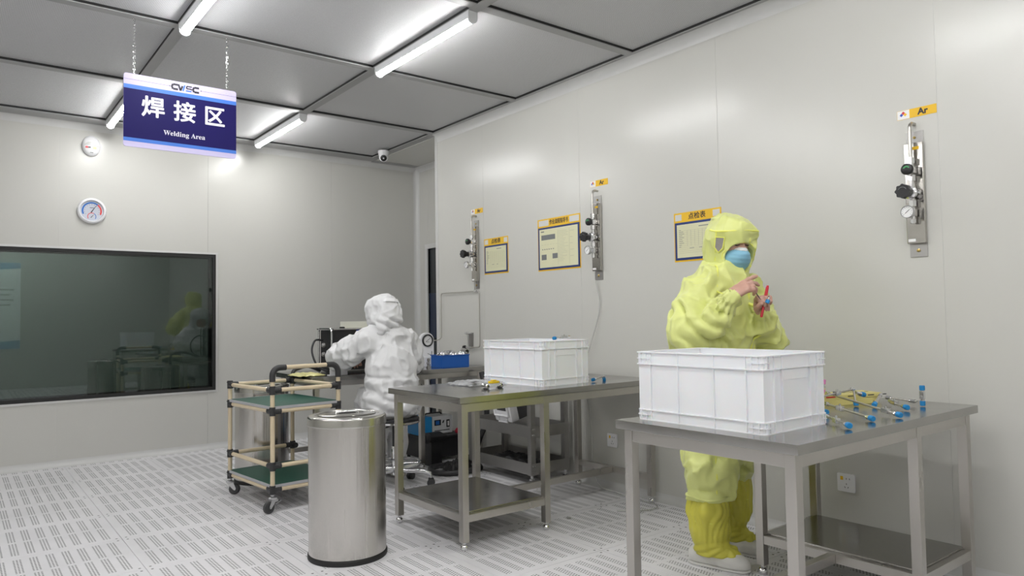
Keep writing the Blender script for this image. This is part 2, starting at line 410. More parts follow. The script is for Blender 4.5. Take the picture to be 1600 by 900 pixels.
M_poster = mat('poster_paper', (.75, .80, .82), .5, var=.02)
M_pblue = mat('poster_blue', (.10, .36, .55), .5, var=.05)
po = thing('wall_poster', 'white notice poster with blue bands seen behind the dark window', 'poster', (.31, 8.597, 1.345))
part('sheet', M_poster, po, lambda bm: prism(bm, rrect(.45, .85, .004), 0, .004, WB))
part('blue_band', M_pblue, po, lambda bm: prism(bm, [(-.224, .33), (.224, .37), (.224, .424), (-.224, .424)], .0041, .005, WB))
part('blue_band', M_pblue, po, lambda bm: prism(bm, [(-.224, -.424), (.224, -.424), (.224, -.34), (-.224, -.37)], .0041, .005, WB))
for k in range(4): part('printed_line', mat('poster_grey_print', (.35, .40, .42), .5, var=.05), po, lambda bm: prism(bm, [(-.02, .15-.05*k), (.17-.03*(k % 2), .15-.05*k), (.17-.03*(k % 2), .165-.05*k), (-.02, .165-.05*k)], .0041, .005, WB))
# ---- doorway in the recess
M_doorblue = mat('dark_blue_door_leaf', (.02, .03, .06), .4, var=.1)
dr = sempty('door_1')
def dring(bm):
    for a, b, c, d in ((-DY1-.05, -DY1, 0, DZ+.05), (-DY0, -DY0+.05, 0, DZ+.05), (-DY1, -DY0, DZ, DZ+.05)):
        prism(bm, [(a, c), (b, c), (b, d), (a, d)], -.06, .012, MC)
part('door_frame', M_trim, dr, dring)
M_corr = mat('dim_corridor_wall', (.10, .11, .12), .6, var=.1)
part('door_leaf', mat('dark_glass_door_leaf', (.035, .04, .045), .25, var=.1), dr, lambda bm: prism(bm, [(-DY1+.003, .01), (-DY0-.003, .01), (-DY0-.003, DZ-.004), (-DY1+.003, DZ-.004)], -.055, -.02, MC))
part('door_blue_panel', M_doorblue, dr, lambda bm: prism(bm, [(-DY1+.003, .95), (-DY0-.003, .95), (-DY0-.003, 1.43), (-DY1+.003, 1.43)], -.0198, -.012, MC))
part('door_blue_panel', M_doorblue, dr, lambda bm: prism(bm, [(-DY1+.003, .22), (-DY0-.003, .22), (-DY0-.003, .66), (-DY1+.003, .66)], -.0198, -.012, MC))
# ---- tube lamps under the runners
M_house = mat('lamp_housing', (.72, .73, .74), .35, var=.02)
M_diff = mat('lamp_diffuser', (.9, .9, .9), .4, emit=((.985, .985, .975), LAMP))
M_diff.cycles.emission_sampling = 'AUTO'
def make_lamp():
    L = 1.10
    t = thing('ceiling_lamp', '', 'lamp', group='tube lamps under the ceiling runners')
    def hous(bm): prism(bm, [(-.030, 0), (.030, 0), (.030, -.030), (.025, -.040), (-.025, -.040), (-.030, -.030)], -L/2, L/2, Matrix(((1, 0, 0, 0), (0, 0, 1, 0), (0, 1, 0, 0), (0, 0, 0, 1))))
    part('housing', M_house, t, hous)
    def dif(bm): prism(bm, [(-.021, -.0402)]+[(-.021*math.cos(math.radians(a)), -.044-.016*math.sin(math.radians(a))) for a in range(0, 181, 15)]+[(.021, -.0402)], -L/2+.012, L/2-.012, Matrix(((1, 0, 0, 0), (0, 0, 1, 0), (0, 1, 0, 0), (0, 0, 0, 1))))
    part('diffuser', M_diff, t, dif)
    for s in (-1, 1):
        def cap(bm): prism(bm, [(-.031, .001), (.031, .001), (.031, -.03)]+[(.029*math.cos(math.radians(a)), -.040-.026*math.sin(math.radians(a))) for a in range(0, 181, 20)]+[(-.031, -.03)], s*(L/2-.006)-.007, s*(L/2-.006)+.007, Matrix(((1, 0, 0, 0), (0, 0, 1, 0), (0, 1, 0, 0), (0, 0, 0, 1))))
        part('end_cap', M_house, t, cap)
    return t
l0 = None
lab = {(1, 0): 'farthest bright tube lamp, just left of the security camera', (1, 2): 'long bright tube lamp nearest the right wall, whole in view',
       (2, 0): 'bright tube lamp peeking out behind the hanging sign, near the back wall', (2, 2): 'bright tube lamp cut by the top edge, above the hanging sign'}
for i in (1, 2, 3, 4):
    for j in (0, 2, 4, 6):
        if (i, j) in ((4, 0), (3, 0)): continue
        y = (CY[j]+CY[j+1]+RW)/2 if j < 7 and j+1 < len(CY) else CY[j]-.6
        loc = (CX[i]+RW/2, y, ZC)
        lb = lab.get((i, j), 'tube lamp on the ceiling behind the viewer')
        if l0 is None: l0 = make_lamp(); l0.location = loc; l0['label'] = lb
        else: dup(l0, loc, 0, lb)
# ------------------------------------------------------------------ steel work tables
def sq(bm, x, y, z0, z1, w=.038): bx(bm, x-w/2, x+w/2, y-w/2, y+w/2, z0, z1, .003)
FOOT = None
def ball_foot(parent, x, y):
    global FOOT
    if FOOT is None:
        bm = bmesh.new(); lathe(bm, [(0, 0), (.013, 0), (.019, .006), (.021, .014), (.019, .023), (.013, .029), (.009, .032), (.009, .045), (0, .045)], seg=20)
        FOOT = obj('foot', bm, M_chrome, parent, loc=(x, y, 0)); return FOOT
    return obj('foot', None, M_chrome, parent, loc=(x, y, 0), me=FOOT.data)
def work_table(name, label, x0, x1, y0, y1, legs, shelf, free, H=.76):
    t = thing(name, label, 'table', (x0, y0, 0)); W_, D = x1-x0, y1-y0
    def top(bm): bx(bm, 0, W_, 0, D, H-.032, H, .003)
    part('tabletop', M_top, t, top)
    ly = (.042, D-.042)
    for lx in legs:
        for y in ly:
            part('leg', M_steel, t, lambda bm: sq(bm, lx-x0, y, .042, H-.036)); ball_foot(t, lx-x0, y)
    a, b = legs[0]-x0, legs[-1]-x0
    for y in ly: part('apron_rail', M_steel, t, lambda bm: bx(bm, a+.019, b-.019, y-.016, y+.016, H-.078, H-.036, .002))
    for x in (a, b): part('apron_rail', M_steel, t, lambda bm: bx(bm, x-.016, x+.016, ly[0]+.019, ly[1]-.019, H-.078, H-.036, .002))
    # shelf section
    s0, s1 = shelf[0]-x0, shelf[1]-x0
    part('shelf', M_top, t, lambda bm: bx(bm, s0+.012, s1-.012, ly[0]+.012, ly[1]-.012, .176, .184, .002))
    for y in ly: part('shelf_rail', M_steel, t, lambda bm: bx(bm, s0+.019, s1-.019, y-.016, y+.016, .138, .175, .002))
    for x in (s0, s1): part('shelf_rail', M_steel, t, lambda bm: bx(bm, x-.016, x+.016, ly[0]+.019, ly[1]-.019, .138, .175, .002))
    # H stretcher of the open bay
    e = free-x0; near = s1 if e > s1 else s0
    part('stretcher', M_steel, t, lambda bm: bx(bm, min(e, near)+.017, max(e, near)-.017, D/2-.016, D/2+.016, .138, .175, .002))
    part('stretcher', M_steel, t, lambda bm: bx(bm, e-.016, e+.016, ly[0]+.019, ly[1]-.019, .138, .175, .002))
    return t
TM = work_table('steel_work_table', 'steel work table in the middle with a low shelf under its near end', 1.976, 3.46, 2.962, 3.70, (2.02, 2.555, 3.41), (2.02, 2.555), 3.41)
TR = work_table('steel_work_table', 'steel work table at front right with a low shelf at the wall end', 1.978, 3.345, 1.172, 1.915, (2.02, 2.845, 3.30), (2.845, 3.30), 2.02)
for o in (TM, TR): o['group'] = 'stainless steel work tables'
TB = thing('welding_bench', 'long steel welding bench in front of the seated white-suited person', 'bench', (1.97, 4.79, 0), group='stainless steel work tables')
part('tabletop', M_top, TB, lambda bm: bx(bm, 0, 1.50, 0, .70, .724, .76, .003))
for lx in (.05, .90, 1.44):
    for y in (.045, .655):
        part('leg', M_steel, TB, lambda bm: sq(bm, lx, y, .042, .724)); ball_foot(TB, lx, y)
for y in (.045, .655): part('apron_rail', M_steel, TB, lambda bm: bx(bm, .06, 1.43, y-.015, y+.015, .684, .724, .002))
for x in (.05, 1.44): part('apron_rail', M_steel, TB, lambda bm: bx(bm, x-.015, x+.015, .06, .64, .684, .724, .002))
part('stretcher', M_steel, TB, lambda bm: bx(bm, .07, 1.42, .64, .67, .14, .175, .002))
# ------------------------------------------------------------------ white plastic crates
M_crate = mat('white_polypropylene', (.86, .87, .90), .38, var=.02, scale=5, sss=.25)
def make_crate(label, loc, rz=0, W_=.39, L=.55, Hh=.255):
    """W_ along x, L along y; origin at the near left bottom corner"""
    t = thing('plastic_crate', label, 'crate', loc, rz, 'white plastic crates')
    e = .010; w = .005
    def body(bm):
        bx(bm, e, W_-e, e, L-e, .004, .010)
        for a in ((e, e+w, e, L-e), (W_-e-w, W_-e, e, L-e), (e+w, W_-e-w, e, e+w), (e+w, W_-e-w, L-e-w, L-e)): bx(bm, *a, .010, Hh-.004)
    part('body', M_crate, t, body)
    def ring(bm, z0, z1, out, thick):
        o0, o1 = e-out, e-out+thick
        poly = rrect(W_-2*o0, L-2*o0, .018, 4, W_/2, L/2); inn = rrect(W_-2*o1, L-2*o1, .014, 4, W_/2, L/2)
        A = [[bm.verts.new((x, y, z)) for x, y in p] for p in (poly, inn) for z in (z0, z1)]
        n = len(poly)
        for k in range(n):
            j = (k+1) % n
            bm.faces.new((A[0][k], A[0][j], A[1][j], A[1][k])); bm.faces.new((A[2][j], A[2][k], A[3][k], A[3][j]))
            bm.faces.new((A[1][k], A[1][j], A[3][j], A[3][k])); bm.faces.new((A[0][j], A[0][k], A[2][k], A[2][j]))
    def rim(bm):
        ring(bm, Hh-.004, Hh, .010, .016); ring(bm, Hh-.048, Hh-.044, .010, .011)
        ring(bm, Hh-.044, Hh-.004, .0035, .004)
    part('rim', M_crate, t, rim)
    def base(bm):
        ring(bm, .036, .040, .008, .009); ring(bm, 0, .004, .006, .012); ring(bm, .004, .036, .0025, .003)
    part('base_band', M_crate, t, base)
    def rib(bm, f, side, z0=.004, z1=None, d=.0085, th=.0032):
        z1 = Hh-.004 if z1 is None else z1
        if side in 'lr':
            y = f*L; x = (e-d, e+.001) if side == 'l' else (W_-e-.001, W_-e+d); bx(bm, *x, y-th/2, y+th/2, z0, z1)
        else:
            x = f*W_; y = (e-d, e+.001) if side == 'n' else (L-e-.001, L-e+d); bx(bm, x-th/2, x+th/2, *y, z0, z1)
    for side, fr_ in (('l', (.13, .36, .64, .87)), ('r', (.13, .36, .64, .87)), ('n', (.16, .28, .72, .84)), ('f', (.16, .28, .72, .84))):
        for f in fr_: part('rib', M_crate, t, rib, f, side)
    def corner(bm, side, f0, top):
        z0, z1 = (Hh-.044, Hh-.004) if top else (.004, .036); zm = Hh-.025 if top else .020
        for df in (-.022, .022): rib(bm, f0+df, side, z0, z1)
        if side in 'lr':
            x = (e-.0085, e) if side == 'l' else (W_-e, W_-e+.0085); bx(bm, *x, f0*L-.026, f0*L+.026, zm-.0015, zm+.0015)
        else:
            y = (e-.0085, e) if side == 'n' else (L-e, L-e+.0085); bx(bm, f0*W_-.017, f0*W_+.017, *y, zm-.0015, zm+.0015)
    for side in 'lrnf':
        for f0 in (.068, .932):
            for top in (0, 1): part('corner_grid', M_crate, t, corner, side, f0, top)
    for yy in ((e-.0045, e-.0002), (L-e+.0002, L-e+.0045)): part('hand_grip', M_crate, t, lambda bm: bx(bm, .31*W_, .69*W_, *yy, Hh-.085, Hh-.05, .002))
    return t
make_crate('large white crate on the front table, before the yellow-suited person', (2.052, 1.325, .76))
make_crate('white crate on the middle table, farther from the viewer', (2.612, 3.085, .76), math.radians(2))
# ------------------------------------------------------------------ stainless bins
M_bin = mat('brushed_bin_steel', (.60, .58, .55), .24, 1., var=.05, scale=30, rvar=.05, stretch=(1, 1, .012), bump=.32, bscale=42)
def make_bin(label, loc):
    t = thing('trash_bin', label, 'trash bin', loc, group='stainless steel trash bins')
    R = .187
    part('base_ring', M_black, t, lambda bm: lathe(bm, [(0, 0), (R+.003, 0), (R+.005, .004), (R+.005, .020), (R+.001, .025), (0, .025)], seg=56))
    part('body', M_bin, t, lambda bm: lathe(bm, [(R-.004, .0252), (R, .027), (R, .640), (R-.003, .642), (R-.003, .60), (R-.006, .03)], seg=72))
    M_lid = mat('bin_lid_steel', (.56, .55, .52), .20, 1., var=.03)
    ld = part('lid', M_lid, t, lambda bm: lathe(bm, [(R-.004, .640), (R+.004, .640), (R+.0055, .644), (R+.004, .648), (R+.004, .676), (R+.001, .683), (R-.008, .687), (R-.03, .6885), (.155, .6865), (.152, .6845), (0, .6845)], seg=72))
    part('swing_flap', M_lid, ld, lambda bm: lathe(bm, [(0, .0075), (.08, .007), (.128, .005), (.138, .0018), (.138, .0), (0, .0)], (0, 0, .6848), seg=56, sx=1, sy=.62))
    part('seam_gap', M_black, ld, lambda bm: lathe(bm, [(.139, .0), (.1415, .0), (.1415, .0008), (.139, .0008)], (0, 0, .6848), seg=56, sx=1, sy=.62))
    part('handle_recess', M_black, ld, lambda bm: prism(bm, rrect(.085, .03, .010), .6915, .6925, Matrix.Rotation(.15, 4, 'Z')))
    part('handle', M_chrome, ld, lambda bm: tube(bm, [(-.055, -.012, .689), (-.05, -.012, .699), (.05, .0, .699), (.055, .0, .689)], .005, 8))
    return t
bA = make_bin('shiny steel trash bin standing in front of the work tables', (1.553, 3.335, 0)); bA.rotation_euler = (0, 0, -.35)
bB = dup(bA, (1.80, 5.30, 0), .3, 'steel trash bin half hidden behind the green-shelved cart')
# ------------------------------------------------------------------ pipe-frame cart
M_pipe = mat('cream_coated_pipe', (.66, .55, .38), .38, var=.03, coat=.1)
M_green = mat('green_rubber_mat', (.012, .085, .058), .5, var=.06, bump=.02, bscale=150)
M_edge = mat('grey_shelf_edge', (.42, .42, .44), .4, var=.03)
CA = thing('pipe_cart', 'cream pipe-frame trolley with black joints and two green shelves', 'cart', (1.54, 4.35, 0), math.radians(5.2))
cw, cdp, R = .445, .645, .0135
Cn = {'A': (0, 0), 'B': (0, cdp), 'C': (cw, 0), 'D': (cw, cdp)}
for k, (x, y) in Cn.items():
    part('post', M_pipe, CA, lambda bm: cyl(bm, (x, y, .118), (x, y, .80 if k in 'AC' else .735), R, seg=16))
def pipe(a, b, z): part('pipe', M_pipe, CA, lambda bm: cyl(bm, (*Cn[a], z), (*Cn[b], z), R, seg=16))
for z in (.135, .275, .605, .732):
    for a, b in ('AB', 'AC', 'BD', 'CD'):
        if z == .275 and a+b == 'CD': continue
        pipe(a, b, z)
def joint(bm, k, z):
    x, y = Cn[k]; cyl(bm, (x, y, z-.026), (x, y, z+.026), R+.005, seg=16)
    sx = 1 if k in 'AB' else -1; sy = 1 if k in 'AC' else -1
    cyl(bm, (x, y, z), (x+sx*.052, y, z), R+.005, seg=16); cyl(bm, (x, y, z), (x, y+sy*.052, z), R+.005, seg=16)
    for q in ((x+sx*.036, y-.019, z), (x-.019*sx, y, z+.016)): sphere(bm, q, .0045, seg=8)
for k in 'ABCD':
    for z in (.135, .275, .605, .732): part('joint', M_dark, CA, joint, k, z)
part('handle_bar', M_pipe, CA, lambda bm: cyl(bm, (.05, 0, .868), (cw-.05, 0, .868), R, seg=16))
for s, x in ((1, 0), (-1, cw)):
    part('handle_elbow', M_dark, CA, lambda bm: tube(bm, [(x, 0, .785), (x, 0, .82)]+[(x+s*(.048-.048*math.cos(math.radians(a))), 0, .82+.048*math.sin(math.radians(a))) for a in range(15, 91, 15)]+[(x+s*.085, 0, .868)], R+.005, 14))
for z in (.152, .622):
    sh = part('shelf', M_green, CA, lambda bm: bx(bm, -.006, cw+.006, -.006, cdp+.006, z+.008, z+.012))
    def edge(bm):
        bx(bm, -.011, cw+.011, -.011, -.006, z-.004, z+.013); bx(bm, -.011, cw+.011, cdp+.006, cdp+.011, z-.004, z+.013)
        bx(bm, -.011, -.006, -.006, cdp+.006, z-.004, z+.013); bx(bm, cw+.006, cw+.011, -.006, cdp+.006, z-.004, z+.013)
        bx(bm, -.006, cw+.006, -.006, cdp+.006, z-.004, z+.007)
    part('shelf_edge', M_edge, sh, edge)
M_zinc = mat('zinc_plate', (.62, .62, .63), .32, 1., var=.06)
M_tyre = mat('grey_rubber_tyre', (.05, .05, .052), .6, var=.1)
def caster(k, ang, brake):
    x, y = Cn[k]; c = bpy.data.objects.new('caster', None)
    bm = bmesh.new(); cyl(bm, (0, 0, .092), (0, 0, .125), .011); lathe(bm, [(0, .080), (.022, .080), (.026, .084), (.026, .092), (.014, .098), (0, .098)], seg=20)
    for s in (-1, 1):
        prism(bm, [(-.022, .085), (.018, .085), (.036, .042), (.032, .030), (.022, .032), (-.008, .066)], s*.017-.0015, s*.017+.0015, Matrix(((1, 0, 0, 0), (0, 0, 1, 0), (0, 1, 0, 0), (0, 0, 0, 1))))
    cyl(bm, (.028, -.021, .036), (.028, .021, .036), .006, seg=10)
    if brake: box(bm, (-.034, 0, .058), (.05, .026, .004), Matrix.Rotation(.25, 3, 'Y'), .001); box(bm, (-.025, 0, .07), (.02, .02, .018), None, .003)
    o = obj('caster', bm, M_zinc, CA, loc=(x, y, 0)); o.rotation_euler = (0, 0, ang)
    part('wheel', M_tyre, o, lambda b: lathe(b, [(0, -.012), (.018, -.012), (.030, -.013), (.036, -.008), (.0365, 0), (.036, .008), (.030, .013), (.018, .012), (0, .012)], (.028, 0, .0365), (0, 1, 0), 24))
caster('A', 3.4, True); caster('B', -.4, False); caster('C', 2.2, True); caster('D', .4, False)
# ------------------------------------------------------------------ ceiling-hung sign
M_lav = mat('sign_lavender', (.50, .46, .67), .35, var=.01, spec=.25); M_sblue = mat('sign_light_blue', (.06, .17, .55), .35, var=.01, spec=.25)
M_navy = mat('sign_navy', (.010, .007, .080), .45, var=.02, spec=.15); M_ink = mat('sign_black_ink', (.012, .012, .02), .4, var=.02)
M_letter = mat('sign_white_letters', (.66, .65, .72), .4, var=.01)
SG = thing('hanging_sign', 'navy and lavender hanging sign on two chains reading Welding Area', 'sign', (.722, 4.34, 2.118))
sw, shh = .599, .405
part('board', M_lav, SG, lambda bm: prism(bm, rrect(sw, shh, .014, 5, sw/2, shh/2), -.003, .003, WB))
def band(name, m, f0, f1): part(name, m, SG, lambda bm: prism(bm, [(0, shh*(1-f1)), (sw, shh*(1-f1)), (sw, shh*(1-f0)), (0, shh*(1-f0))], .0031, .0036, WB))
band('light_blue_band', M_sblue, .150, .205); band('navy_field', M_navy, .205, .877); band('light_blue_band', M_sblue, .877, .925)
part('thin_line', M_ink, SG, lambda bm: prism(bm, [(.0, shh*.918), (.232, shh*.918), (.232, shh*.921), (0, shh*.921)], .0031, .0036, WB))
part('thin_line', M_ink, SG, lambda bm: prism(bm, [(.400, shh*.918), (sw, shh*.918), (sw, shh*.921), (.400, shh*.921)], .0031, .0036, WB))
for x in (.232, .400): part('line_dot', M_ink, SG, lambda bm: lathe(bm, [(0, 0), (.003, 0), (.003, .0006), (0, .0006)], (x, -.0031, shh*.9195), (0, -1, 0), 10))
def stroke(bm, pts, w, z0=.0037, z1=.0042, M=WB):
    for (a, b), (c, d) in zip(pts, pts[1:]):
        L_ = math.hypot(c-a, d-b); nx, ny = -(d-b)/L_*w/2, (c-a)/L_*w/2
        prism(bm, [(a+nx, b+ny), (a-nx, b-ny), (c-nx, d-ny), (c+nx, d+ny)], z0, z1, M)
lx, ly_, lh = .244, shh*.9195-.0175, .035
def logo_dark(bm):
    for x in (lx, lx+.113): stroke(bm, [(x+.032, ly_+lh-.0045), (x+.006, ly_+lh-.0045), (x, ly_+lh-.012), (x, ly_+.012), (x+.006, ly_+.0045), (x+.032, ly_+.0045)], .0115, .0031, .0038)
    stroke(bm, [(lx+.034, ly_+lh), (lx+.045, ly_), (lx+.056, ly_+lh*.8)], .010, .0031, .0038)
    stroke(bm, [(lx+.106, ly_+lh-.004), (lx+.079, ly_+lh-.004), (lx+.077, ly_+lh*.5), (lx+.104, ly_+lh*.5), (lx+.104, ly_+.012)], .007, .0031, .0038)
part('logo', M_ink, SG, logo_dark)
part('logo_blue_strokes', M_sblue, SG, lambda bm: (stroke(bm, [(lx+.058, ly_), (lx+.068, ly_+lh)], .008, .0031, .0038), stroke(bm, [(lx+.074, ly_+.004), (lx+.104, ly_+.004)], .007, .0031, .0038)))
for ch, fx in (('焊', .247), ('接', .522), ('区', .793)):
    text('lettering', ch, .122, M_letter, SG, WB @ Matrix.Translation((sw*fx, shh*.56, .0038)), bold=.022)
text('lettering', '𝐖𝐞𝐥𝐝𝐢𝐧𝐠 𝐀𝐫𝐞𝐚', .038, M_letter, SG, WB @ Matrix.Translation((sw*.522, shh*.25, .0038)), width=.222)
for x in (.052, sw-.052): part('hole_grommet', M_zinc, SG, lambda bm: lathe(bm, [(.003, -.004), (.0055, -.004), (.0055, .004), (.003, .004), (.003, -.004)], (x, 0, shh-.018), (0, 1, 0), 14))
def chain(bm, x, z0, z1):
    n = int((z1-z0)/.0165)
    for k in range(n):
        z = z0+(k+.5)*(z1-z0)/n; hh, ww = .0105, .0045
        loop = [(ww*math.cos(a), 0, z+(hh-ww)*(1 if math.sin(a) > 0 else -1)+ww*math.sin(a)) for a in np.linspace(0, 2*math.pi, 10, endpoint=False)]
        if k % 2: loop = [(0, p[0], p[2]) for p in loop]
        tube(bm, [(x+p[0], p[1], p[2]) for p in loop], .0015, 5, closed=True)
for x in (.052, sw-.052): part('chain', M_chrome, SG, chain, x, shh-.018, ZC-2.118)
# ------------------------------------------------------------------ wall notices on the right wall
M_yel = mat('notice_yellow', (.78, .47, .012), .45, var=.02); M_nblue = mat('notice_blue_frame', (.014, .035, .16), .4, var=.03)
M_paper = mat('cream_paper', (.66, .65, .44), .6, var=.02); M_pwhite = mat('notice_blank_window', (.62, .62, .60), .5, var=.02)
M_grey = mat('print_grey', (.16, .17, .17), .6, var=.05); M_lgrey = mat('print_light_grey', (.42, .42, .31), .6, var=.05)
def notice(label, yl, yr, zb, zt, title, big):
    w, h = yl-yr, zt-zb
    t = thing('wall_notice', label, 'notice', (XR-.0005, yl, zb), group='yellow framed notices on the right wall')
    def R_(name, m, u0, u1, v0, v1, n0, n1): return part(name, m, t, lambda bm: prism(bm, [(u0, v0), (u1, v0), (u1, v1), (u0, v1)], n0, n1, WR))
    hd = h*(.80 if not big else .835)
    R_('backing', M_yel, 0, w, 0, h, 0, .0012)
    for a, b in (((.03, .17), (.83, .97)) if not big else ((.03, .27), (.76, .975))): R_('header_window', M_pwhite, w*a, w*b, hd+.012, h-.010, .0012, .0016)
    fw, fh = w-.016, hd-.012
    R_('blue_frame', M_nblue, .008, w-.008, .010, hd, .0012, .0045)
    R_('sheet', M_paper, .008+.016, w-.008-.016, .010+.014, hd-.014, .0046, .0052)
    text('lettering', title, .042 if not big else .040, M_ink, t, WR @ Matrix.Translation((w*.5 if not big else w*.512, (hd+h)/2, .0017)), width=(.125 if not big else .205), bold=.014)
    # printed content
    s0, s1, v0, v1 = .034, w-.034, .034, hd-.024
    dark, light = bmesh.new(), bmesh.new(); n0, n1 = .0053, .0056
    def q(bm, a, b, c, d): prism(bm, [(s0+(s1-s0)*a, v0+(v1-v0)*c), (s0+(s1-s0)*b, v0+(v1-v0)*c), (s0+(s1-s0)*b, v0+(v1-v0)*d), (s0+(s1-s0)*a, v0+(v1-v0)*d)], n0, n1, WR)
    rnd = random.Random(len(label))
    if big:
        q(dark, .02, .11, .955, .985); q(dark, .03, .42, .735, .875); q(dark, .03, .17, .18, .33); q(dark, .34, .48, .20, .34)
        for k in range(6): q(dark, .05+.06*k, .08+.06*k, .46, .485); q(light, .03+.08*k, .08+.08*k, .60, .605)
        for k in range(20):
            v = .93-.043*k; q(light, .50, .50+rnd.uniform(.12, .28), v, v+.006)
        for u in (.49, .80): q(light, u, u+.004, .02, .98)
        for k in range(5): q(light, .82, .82+rnd.uniform(.05, .16), .9-.17*k, .907-.17*k)
    else:
        q(dark, .55, .80, .935, .96)
        for k in range(13):
            v = .84-.062*k; q(light, .02, .98, v, v+.006)
            if k < 10: q(dark, .02, .02+rnd.uniform(.05, .14), v+.02, v+.034)
        for k in range(8): q(light, .24+.1*k, .246+.1*k, .32, .85)
        q(dark, .3, .42, .24, .255); q(dark, .55, .63, .24, .255)
    obj('printed_marks', dark, M_grey, t); obj('printed_lines', light, M_lgrey, t)
    return t
notice('small yellow framed checklist notice between the two farther gas panels', 4.850, 4.523, 1.512, 1.808, '点检表', False)
notice('large yellow framed work instruction notice with photos on its sheet', 4.153, 3.685, 1.496, 1.886, '作业流程指导书', True)
notice('yellow framed checklist notice partly hidden behind the yellow hood', 2.851, 2.506, 1.474, 1.773, '点检表', False)
def arcband(bm, c, r0, r1, a0, a1, z0, z1, n=24):
    A = [(c[0]+r1*math.cos(math.radians(a0+(a1-a0)*k/n)), c[1]+r1*math.sin(math.radians(a0+(a1-a0)*k/n))) for k in range(n+1)]
    B = [(c[0]+r0*math.cos(math.radians(a0+(a1-a0)*k/n)), c[1]+r0*math.sin(math.radians(a0+(a1-a0)*k/n))) for k in range(n, -1, -1)]
    prism(bm, A+B, z0, z1)
# ------------------------------------------------------------------ argon labels and gas panels
M_red = mat('label_red', (.55, .02, .03), .4, var=.02); M_lblue = mat('label_blue', (.02, .06, .45), .4, var=.02)
M_mirror = mat('polished_gas_panel', (.50, .48, .45), .16, 1., var=.03, bump=.01, bscale=20)
M_knob = mat('black_knob', (.008, .008, .009), .35, var=.1); M_gface = mat('gauge_face', (.80, .80, .80), .4, var=.01)
M_gring = mat('green_ring', (.05, .30, .10), .4, var=.02)
def argon_label(label, yc, zc):
    t = thing('gas_label', label, 'label', (XR-.0005, yc+.086, zc-.021), group='argon labels above the gas panels')
    part('label_plate', M_yel, t, lambda bm: prism(bm, [(0, 0), (.172, 0), (.172, .042), (0, .042)], 0, .0012, WR))
    part('white_field', M_gface, t, lambda bm: prism(bm, [(.0012, .0012), (.055, .0012), (.055, .0408), (.0012, .0408)], .0012, .0016, WR))
    cx, cy, d = .028, .021, .0085
    for m, ox, oy in ((M_red, 0, d), (M_lblue, -d, 0), (M_yel, d, 0), (M_gface, 0, -d)):
        part('hazard_diamond', m, t, lambda bm: prism(bm, [(cx+ox, cy+oy-d*.95), (cx+ox+d*.95, cy+oy), (cx+ox, cy+oy+d*.95), (cx+ox-d*.95, cy+oy)], .0017, .002, WR))
    text('lettering', 'Ar', .040, M_ink, t, WR @ Matrix.Translation((.113, .021, .0017)), bold=.04)
    return t
argon_label('Ar label above the gas panel nearest the room corner', 4.949, 2.058)
argon_label('Ar label above the gas panel beside the work instruction notice', 3.493, 2.068)
argon_label('Ar label at far right, largest of the three', 1.428, 2.069)
